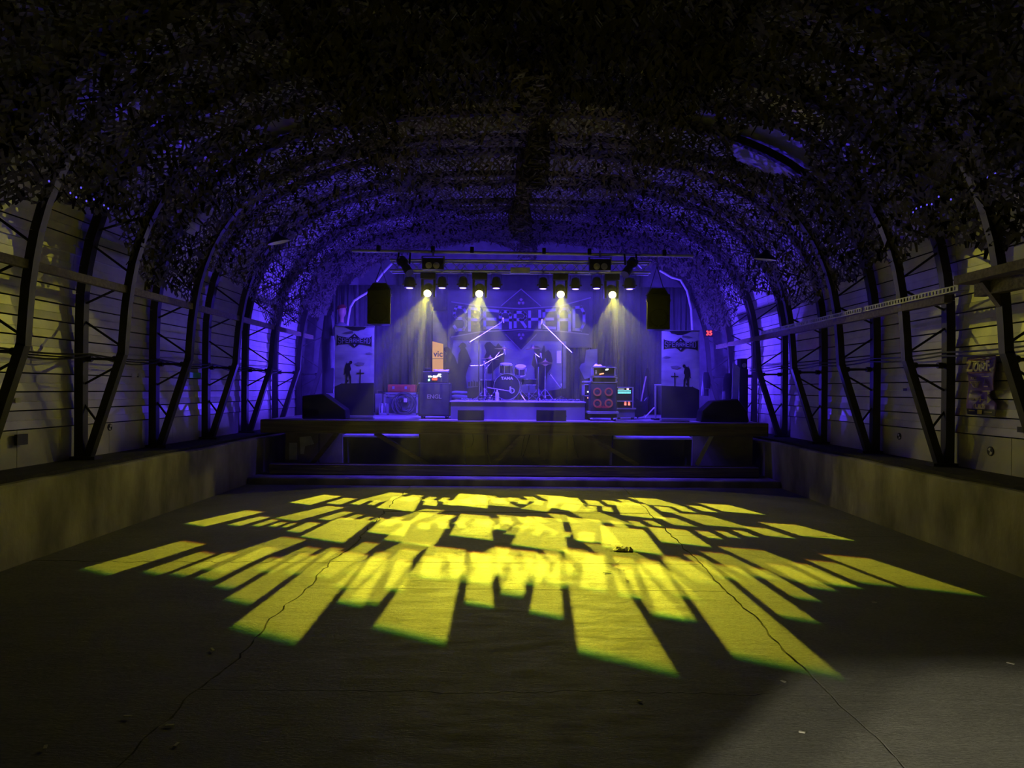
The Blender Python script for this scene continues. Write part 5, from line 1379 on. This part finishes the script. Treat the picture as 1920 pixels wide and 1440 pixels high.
MB().bx(A.x, B.x, 13.36, 13.58, ct + 0.002, B.z).obj('housing', M_HEADB, t, bevel=0.01)
MB().lathe(((A.x + B.x) / 2, 13.36, (ct + B.z) / 2 - 0.03), (0, -1, 0), [(0.04, 0), (0.042, 0.02), (0.03, 0.022), (0, 0.024)], 14).obj('lens', M_ALU, t)
t = thing('tube_stand', 'pale tube stand behind the big right monitor', 'stand', wpt(1330, 775, 13.9))
a, c = wpt(1322, 729, 13.9), wpt(1330, 729, 13.9)
MB().bar(a, c, 0.02, 0.01).obj('top_bar', M_ALU, t); MB().cyl(c, (c.x, 13.9, SZ), 0.012, n=6).obj('upright', M_ALU, t)
# unseen blue uplights added behind the banners to brighten side walls and nets
def uplight(x, y, aim, lab):
    t = thing('added_uplight', lab, 'uplight', (x, y, SZ), 'added blue uplights behind the banners')
    p = Vector((x, y, SZ + 0.14)); dv = (Vector(aim) - p).normalized()
    MB().lathe(p - dv * 0.10, dv, [(0.0, 0.0), (0.06, 0.01), (0.075, 0.05), (0.08, 0.13), (0.07, 0.13)], 16).obj('can', M_HEADB, t, smooth=True)
    MB().lathe(p + dv * 0.035, dv, [(0.07, 0.0), (0.05, 0.008), (0.0, 0.01)], 16).obj('led_face', M_LENSB, t, smooth=True)
    b = MB()
    for s in (-1, 1): b.bar((x, y + s * 0.09, SZ + 0.006), (x, y + s * 0.09, SZ + 0.15), 0.03, 0.006, (1, 0, 0))
    b.bar((x, y - 0.09, SZ + 0.006), (x, y + 0.09, SZ + 0.006), 0.05, 0.008)
    b.obj('bracket', M_HEADB, t)
    ld = bpy.data.lights.new('added_uplight_beam', 'SPOT'); ld.energy = ADDED_UPLIGHT_POWER; ld.color = BLUE
    ld.spot_size = math.radians(165); ld.spot_blend = 0.8; ld.shadow_soft_size = 0.06
    ob = bpy.data.objects.new('added_uplight_beam', ld); ob.location = p + dv * 0.07
    ob.rotation_euler = dv.to_track_quat('-Z', 'Y').to_euler(); COL.objects.link(ob)
uplight(-3.2, 15.1, (-4.3, 14.5, 4.0), 'added blue fill uplight hidden behind the left printed banner')
uplight(3.35, 15.1, (4.4, 14.5, 4.0), 'added blue fill uplight hidden behind the right printed banner')
# red number display
c = wpt(1329.5, 625, 15.2)
t = thing('number_display', 'little black display with red glowing digits on the right wall near the stage', 'display', (c.x, 15.2, c.z - 0.08))
MB().bx(c.x - 0.09, c.x + 0.09, 15.2, 15.26, c.z - 0.08, c.z + 0.08).obj('display_case', M_BLACK, t)
text_obj('red_digits', '35', 0.135, glow('red_digits', (1.0, 0.05, 0.05), 3.0), (c.x, 15.19, c.z), X_, Z_, t, bold=0.003)
# ================================================================== WALL OBJECTS
def dish_lamp(px, py, d, lab, tilt):
    c = wpt(px, py, d)
    t = thing('dish_lamp', lab, 'lamp', (c.x, d, c.z + 0.35), 'enamel dish lamps under the nets')
    ax = Vector((tilt, -0.12, 1))
    MB().lathe(c, ax, [(0.17, 0.0), (0.172, 0.006), (0.13, 0.05), (0.06, 0.09), (0.03, 0.14), (0, 0.15)], 24, False).obj('dish_shade', mat('enamel_outside', (0.03, 0.03, 0.03), 0.4), t, smooth=True)
    MB().lathe(c + Vector((0, 0, 0.002)), ax, [(0.165, 0.0), (0.125, 0.044), (0.055, 0.08), (0, 0.085)], 24, False).obj('dish_inside', mat('enamel_inside', (0.75, 0.73, 0.62), 0.4), t, smooth=True)
    MB().lathe(c + Vector((0, 0, 0.02)), ax, [(0, -0.02), (0.03, 0.0), (0.03, 0.03), (0.015, 0.06)], 12).obj('bulb', mat('unlit_bulb', (0.7, 0.7, 0.65), 0.2), t, smooth=True)
    MB().cyl(c + Vector((0, 0, 0.14)), c + Vector((0.0, 0, 0.6)), 0.006, n=5).obj('cord', M_CABLE, t)
dish_lamp(523, 455, 11.0, 'unlit enamel dish lamp hanging below the left net', -0.25)
dish_lamp(1434, 487, 10.6, 'unlit enamel dish lamp hanging below the right net', 0.1)

# festival poster on the right wall: built on the wall plane, u runs towards the camera side
PX = 4.985
def wall_pt(px, py, X):
    """where the sight line through a pixel meets the plane x = X"""
    dx, dy = px - VPX, py - VPY; c_, s_ = math.cos(ROLL), math.sin(ROLL)
    x = dx * c_ + dy * s_; y = -dx * s_ + dy * c_
    d_ = X * F / x
    return d_, CAM_H - y * d_ / F
(yl, zt), (yr, zb) = wall_pt(1816.5, 670, PX), wall_pt(1869, 780, PX)
t = thing('festival_poster', 'peeling purple festival poster with pale lettering on the right wall', 'poster', (PX, (yl + yr) / 2, zb))
UW, VH = yl - yr, zt - zb
def pw(u, v, off=0.0):
    curl = 0.05 * max(0, u - 0.7) ** 1.2 * (1 if v > 0.2 else 0.3) + 0.012 * math.sin(v * 9 + u * 3)
    return (PX - 0.012 - curl - off, yl - u * UW, zb + v * VH)
def notch(v):     # torn edge on the side nearest the camera
    if 0.22 < v < 0.42: return 1.0 - 0.26 * (1 - abs(v - 0.34) / 0.12) if abs(v - 0.34) < 0.12 else 1.0
    return 1.0
M_POST = mat('poster_purple', (0.20, 0.11, 0.60), 0.35, var=0.35, scale=2.5)
M_PTXT = mat('poster_text', (0.72, 0.62, 0.55), 0.6, var=0.05)
MB().grid(lambda u, v: pw(u * notch(v), v), 12, 30).obj('poster_sheet', M_POST, t, smooth=True, solid=0.002)
MB().grid(lambda u, v: pw(0.03 + 0.97 * u, 0.005 + 0.10 * v, 0.004), 8, 2).obj('poster_foot', M_BLACK, t)
MB().grid(lambda u, v: pw(0.74 + 0.16 * u * (1 - abs(2 * v - 1)), 0.20 + 0.13 * v, 0.02), 6, 8).obj('torn_edge', mat('torn_white', (0.65, 0.62, 0.5), 0.8), t, solid=0.002)
MB().grid(lambda u, v: pw(0.76 + 0.12 * u * (1 - abs(2 * v - 1)), 0.345 + 0.06 * v, 0.02), 6, 6).obj('torn_edge', MATS['torn_white'], t, solid=0.002)
UY = Vector((0, -1, 0))
def ptext(name, s, size, u, v, m=M_PTXT, sx=1.0, bold=0.0):
    p = pw(u, v, 0.018)
    text_obj(name, s, size, m, p, UY, Z_, t, bold=bold, sx=sx)
ptext('title_letters', 'Z.O.F.F.', VH * 0.235, 0.48, 0.825, sx=0.50 * UW / (VH * 0.44) , bold=0.006)
for v in (0.935, 0.715): MB().grid(lambda u, w: pw(0.09 + 0.80 * u, v + 0.018 * w, 0.014), 6, 1).obj('rule_line', mat('poster_rule', (0.5, 0.25, 0.3), 0.7), t)
ptext('date_letters', '11.10.25', VH * 0.105, 0.50, 0.145, sx=0.85, bold=0.004)
ptext('band_letters', 'NICK', VH * 0.085, 0.30, 0.625, sx=0.8)
b = MB()
for p, q in (((0.12, 0.575), (0.52, 0.575)), ((0.12, 0.575), (0.2, 0.53)), ((0.2, 0.53), (0.28, 0.47)), ((0.52, 0.575), (0.44, 0.53)), ((0.44, 0.53), (0.37, 0.47)), ((0.24, 0.56), (0.27, 0.50)), ((0.32, 0.57), (0.32, 0.47)), ((0.40, 0.56), (0.37, 0.5)), ((0.17, 0.55), (0.48, 0.55))):
    b.bar(pw(*p, 0.016), pw(*q, 0.016), 0.004, 0.012, (1, 0, 0))
b.obj('band_logo', M_PTXT, t)
M_PDIM = mat('poster_text_dim', (0.32, 0.26, 0.48), 0.6)
def block(u0, u1, v0, v1, m, name='print_block'):
    MB().grid(lambda u, w: pw(u0 + (u1 - u0) * u, v0 + (v1 - v0) * w, 0.014), 4, 1).obj(name, m, t)
block(0.58, 0.86, 0.645, 0.66, M_PTXT); block(0.63, 0.80, 0.48, 0.50, M_PTXT)
b = MB()
for p, q in (((0.72, 0.61), (0.66, 0.52)), ((0.72, 0.61), (0.79, 0.52)), ((0.62, 0.53), (0.82, 0.53)), ((0.72, 0.58), (0.72, 0.53))): b.bar(pw(*p, 0.016), pw(*q, 0.016), 0.004, 0.008, (1, 0, 0))
b.obj('band_logo', M_PDIM, t)
block(0.14, 0.40, 0.40, 0.415, M_PDIM); block(0.09, 0.46, 0.365, 0.385, M_PDIM); block(0.53, 0.88, 0.395, 0.42, M_PTXT); block(0.10, 0.28, 0.255, 0.29, M_PDIM)
b = MB()
for p, q in (((0.34, 0.27), (0.66, 0.27)), ((0.50, 0.31), (0.50, 0.225)), ((0.40, 0.285), (0.60, 0.255))): b.bar(pw(*p, 0.016), pw(*q, 0.016), 0.004, 0.010, (1, 0, 0))
b.obj('band_logo', M_PTXT, t)
block(0.14, 0.36, 0.065, 0.08, mat('poster_yellow', (0.55, 0.45, 0.1), 0.7)); block(0.45, 0.6, 0.02, 0.09, MATS['poster_yellow']); block(0.66, 0.92, 0.055, 0.062, M_PTXT)
# pale paper behind the poster
def wall_patch(side, px0, py0, px1, py1, m, name, lab, cat, X=5.02, th=0.006):
    (ya, za), (yb_, zb_) = wall_pt(px0, py0, side * X), wall_pt(px1, py1, side * X)
    y0, y1 = sorted((ya, yb_)); z0, z1 = sorted((za, zb_))
    o = MB().bx(side * X, side * (X - th), y0, y1, z0, z1).obj(name, m); return tag(o, lab, cat)
# round stickers on the foot panels
def round_sticker(side, px, py, r, lab):
    yy, zz = wall_pt(px, py, side * 5.04)
    t = thing('round_sticker', lab, 'sticker', (side * 5.04, yy, zz), 'round black and white stickers on the foot panels')
    MB().cyl((side * 5.044, yy, zz), (side * 5.036, yy, zz), r, n=18).obj('sticker_disc', M_BLACK, t)
    for a in (0.3, 0.3 + PI): MB().prism([(0, 0), (r * 0.75 * math.cos(a), r * 0.75 * math.sin(a)), (r * 0.8 * math.cos(a + 0.8), r * 0.8 * math.sin(a + 0.8)), (r * 0.75 * math.cos(a + 1.5), r * 0.75 * math.sin(a + 1.5))], (side * 5.0345, yy, zz), (0, 1, 0), (0, 0, 1), 0.002).obj('sticker_quarter', M_WHITE, t)
round_sticker(-1, 206, 801, 0.045, 'round black and white sticker low on the left wall')
round_sticker(1, 1857, 846, 0.05, 'round black and white sticker low under the festival poster')
round_sticker(1, 1743, 824, 0.045, 'round black and white sticker behind the slanted rib foot on the right')
round_sticker(1, 1686, 818, 0.045, 'round black and white sticker left of the second right rib foot')
wall_patch(-1, 27, 815, 47, 833, M_BLACK, 'wall_socket_box', 'small dark socket box low on the left wall', 'socket', 5.02, 0.03)
wall_patch(-1, 247, 700, 256, 707, M_WHITE, 'small_label', 'small framed white label on the left boards', 'sticker')
wall_patch(-1, 260, 700, 271, 708, mat('pale_sticker', (0.5, 0.5, 0.5), 0.6), 'small_sticker', 'small pale lettered sticker beside the white label', 'sticker')
wall_patch(-1, 334, 724, 351, 730, mat('blue_sticker', (0.08, 0.05, 0.6), 0.4), 'blue_sticker', 'small blue strip sticker on the left boards behind a raker', 'sticker')
wall_patch(-1, 355, 698, 376, 709, mat('teal_sticker', (0.10, 0.45, 0.42), 0.5), 'teal_sticker', 'teal and white sticker strip on the left boards', 'sticker')
wall_patch(-1, 28, 746, 38, 755, mat('pale_sticker', (0.5, 0.5, 0.5)), 'paper_note', 'small square paper note near the left edge', 'note')
wall_patch(1, 1694, 728, 1700, 733, M_BLACK, 'dark_sticker', 'tiny dark label on the right boards between ribs', 'sticker')
wall_patch(1, 1570, 676, 1583, 689, mat('pale_sticker', (0.5, 0.5, 0.5)), 'paper_label', 'small pale square label on the right boards', 'label')
wall_patch(1, 1908, 800, 1919, 811, M_BLACK, 'square_vent', 'small black square vent at the right edge', 'vent')
# little blue lights in the nets
def net_lights(pts, side, lab0):
    for k, (px, py) in enumerate(pts):
        X = side * 4.12
        yy, zz = wall_pt(px, py, X)
        o = MB().lathe((X, yy, zz), (0, 0, 1), [(0, -0.011), (0.007, -0.005), (0.008, 0.003), (0.004, 0.010), (0, 0.012)], 8).obj('fairy_light', glow('fairy_blue', (0.12, 0.09, 0.8), 1.0), smooth=True)
        tag(o, lab0, 'light', 'blue lights in the %s net' % ('left' if side < 0 else 'right'))
net_lights([(92, 340), (132, 362), (143, 370), (152, 352), (162, 377), (176, 374), (195, 385), (203, 391)], -1, 'tiny blue light tucked into the left net')
net_lights([(1852, 333), (1866, 326), (1712, 398), (1718, 391), (1727, 388), (1738, 384), (1747, 383), (1760, 369), (1783, 374)], 1, 'tiny blue light tucked into the right net')
# ================================================================== LITTER ON THE FLOOR
def floor_pt(px, py):
    dx, dy = px - VPX, py - VPY; c_, s_ = math.cos(ROLL), math.sin(ROLL)
    y = -dx * s_ + dy * c_; d_ = F * CAM_H / y
    return Vector(((dx * c_ + dy * s_) * d_ / F, d_, 0.003))
c = floor_pt(1168, 1032)
rr = random.Random(3)
NX, NY = 9, 7
H = [[(0.0 if i in (0, NX) or j in (0, NY) else rr.uniform(0.004, 0.034)) for i in range(NX + 1)] for j in range(NY + 1)]
J = [[(rr.uniform(-0.008, 0.008), rr.uniform(-0.008, 0.008)) for i in range(NX + 1)] for j in range(NY + 1)]
def crumple(u, v):
    i, j = round(u * NX), round(v * NY)
    edge = 1 - 0.35 * abs(2 * v - 1) ** 2
    return (c.x + (u - 0.5) * 0.20 * edge + J[j][i][0], c.y + (v - 0.5) * 0.12 + J[j][i][1], 0.006 + H[j][i])
o = MB().grid(crumple, NX, NY).obj('crumpled_paper', mat('crumpled_paper', (0.80, 0.78, 0.72), 0.8), solid=0.002); tag(o, 'crumpled pale paper lying in the yellow light patch', 'paper')
LIT = [(1132, 1075, 1145, 1073), (1158, 1067, 1172, 1069), (1155, 1057, 1160, 1055), (1174, 1087, 1179, 1090), (1498, 1374, 1510, 1377), (1888, 1244, 1902, 1248), (396, 1217, 401, 1223), (232, 1345, 247, 1346), (310, 1363, 326, 1363), (84, 1407, 86, 1401), (1196, 1315, 1203, 1318), (1465, 1278, 1473, 1282), (1635, 1131, 1644, 1132), (327, 1402, 335, 1396)]
WHERE = ['below the crumpled paper', 'right of the thin sliver', 'touching the shadow line under the crumpled paper', 'in the shadow line', 'in the pale door light', 'at the right edge in the pale light', 'near the left crack', 'in the dark left foreground', 'in the dark foreground left of the crack', 'in the bottom left corner', 'in the dark middle foreground', 'where two slabs meet on the right', 'in the dark right of the light bars', 'beside the crack in the left foreground']
for (x0, y0, x1, y1), wh in zip(LIT, WHERE):
    a, c = floor_pt(x0, y0), floor_pt(x1, y1)
    o = MB().bar(a + Vector((0, 0, 0.004)), c + Vector((0, 0, 0.006)), 0.014, 0.004).obj('paper_scrap', mat('scrap_paper', (0.6, 0.58, 0.52), 0.8)); tag(o, 'small pale scrap of litter ' + wh, 'litter', 'scraps of litter on the floor')
# ================================================================== HAZE
M_HZ = bpy.data.materials.new('haze'); M_HZ.use_nodes = True
nt = M_HZ.node_tree
for n in list(nt.nodes): nt.nodes.remove(n)
ho = nt.nodes.new('ShaderNodeOutputMaterial'); hv = nt.nodes.new('ShaderNodeVolumeScatter')
hv.inputs['Anisotropy'].default_value = 0.35
# smoke drifts off the stage and thins out over the hall
hc = nt.nodes.new('ShaderNodeTexCoord'); hs = nt.nodes.new('ShaderNodeSeparateXYZ'); hr = nt.nodes.new('ShaderNodeMapRange')
hr.interpolation_type = 'SMOOTHSTEP'
hr.inputs[1].default_value = 10.0; hr.inputs[2].default_value = 12.6; hr.inputs[3].default_value = 0.0; hr.inputs[4].default_value = HAZE
nt.links.new(hc.outputs['Object'], hs.inputs[0]); nt.links.new(hs.outputs[1], hr.inputs[0]); nt.links.new(hr.outputs[0], hv.inputs['Density'])
nt.links.new(hv.outputs[0], ho.inputs['Volume'])
hz = MB().bx(-4.3, 4.3, 10.0, 15.9, 0.02, 4.2).obj('haze', M_HZ)
tag(hz, 'thin stage haze hanging in the hall', 'haze', kind='stuff')
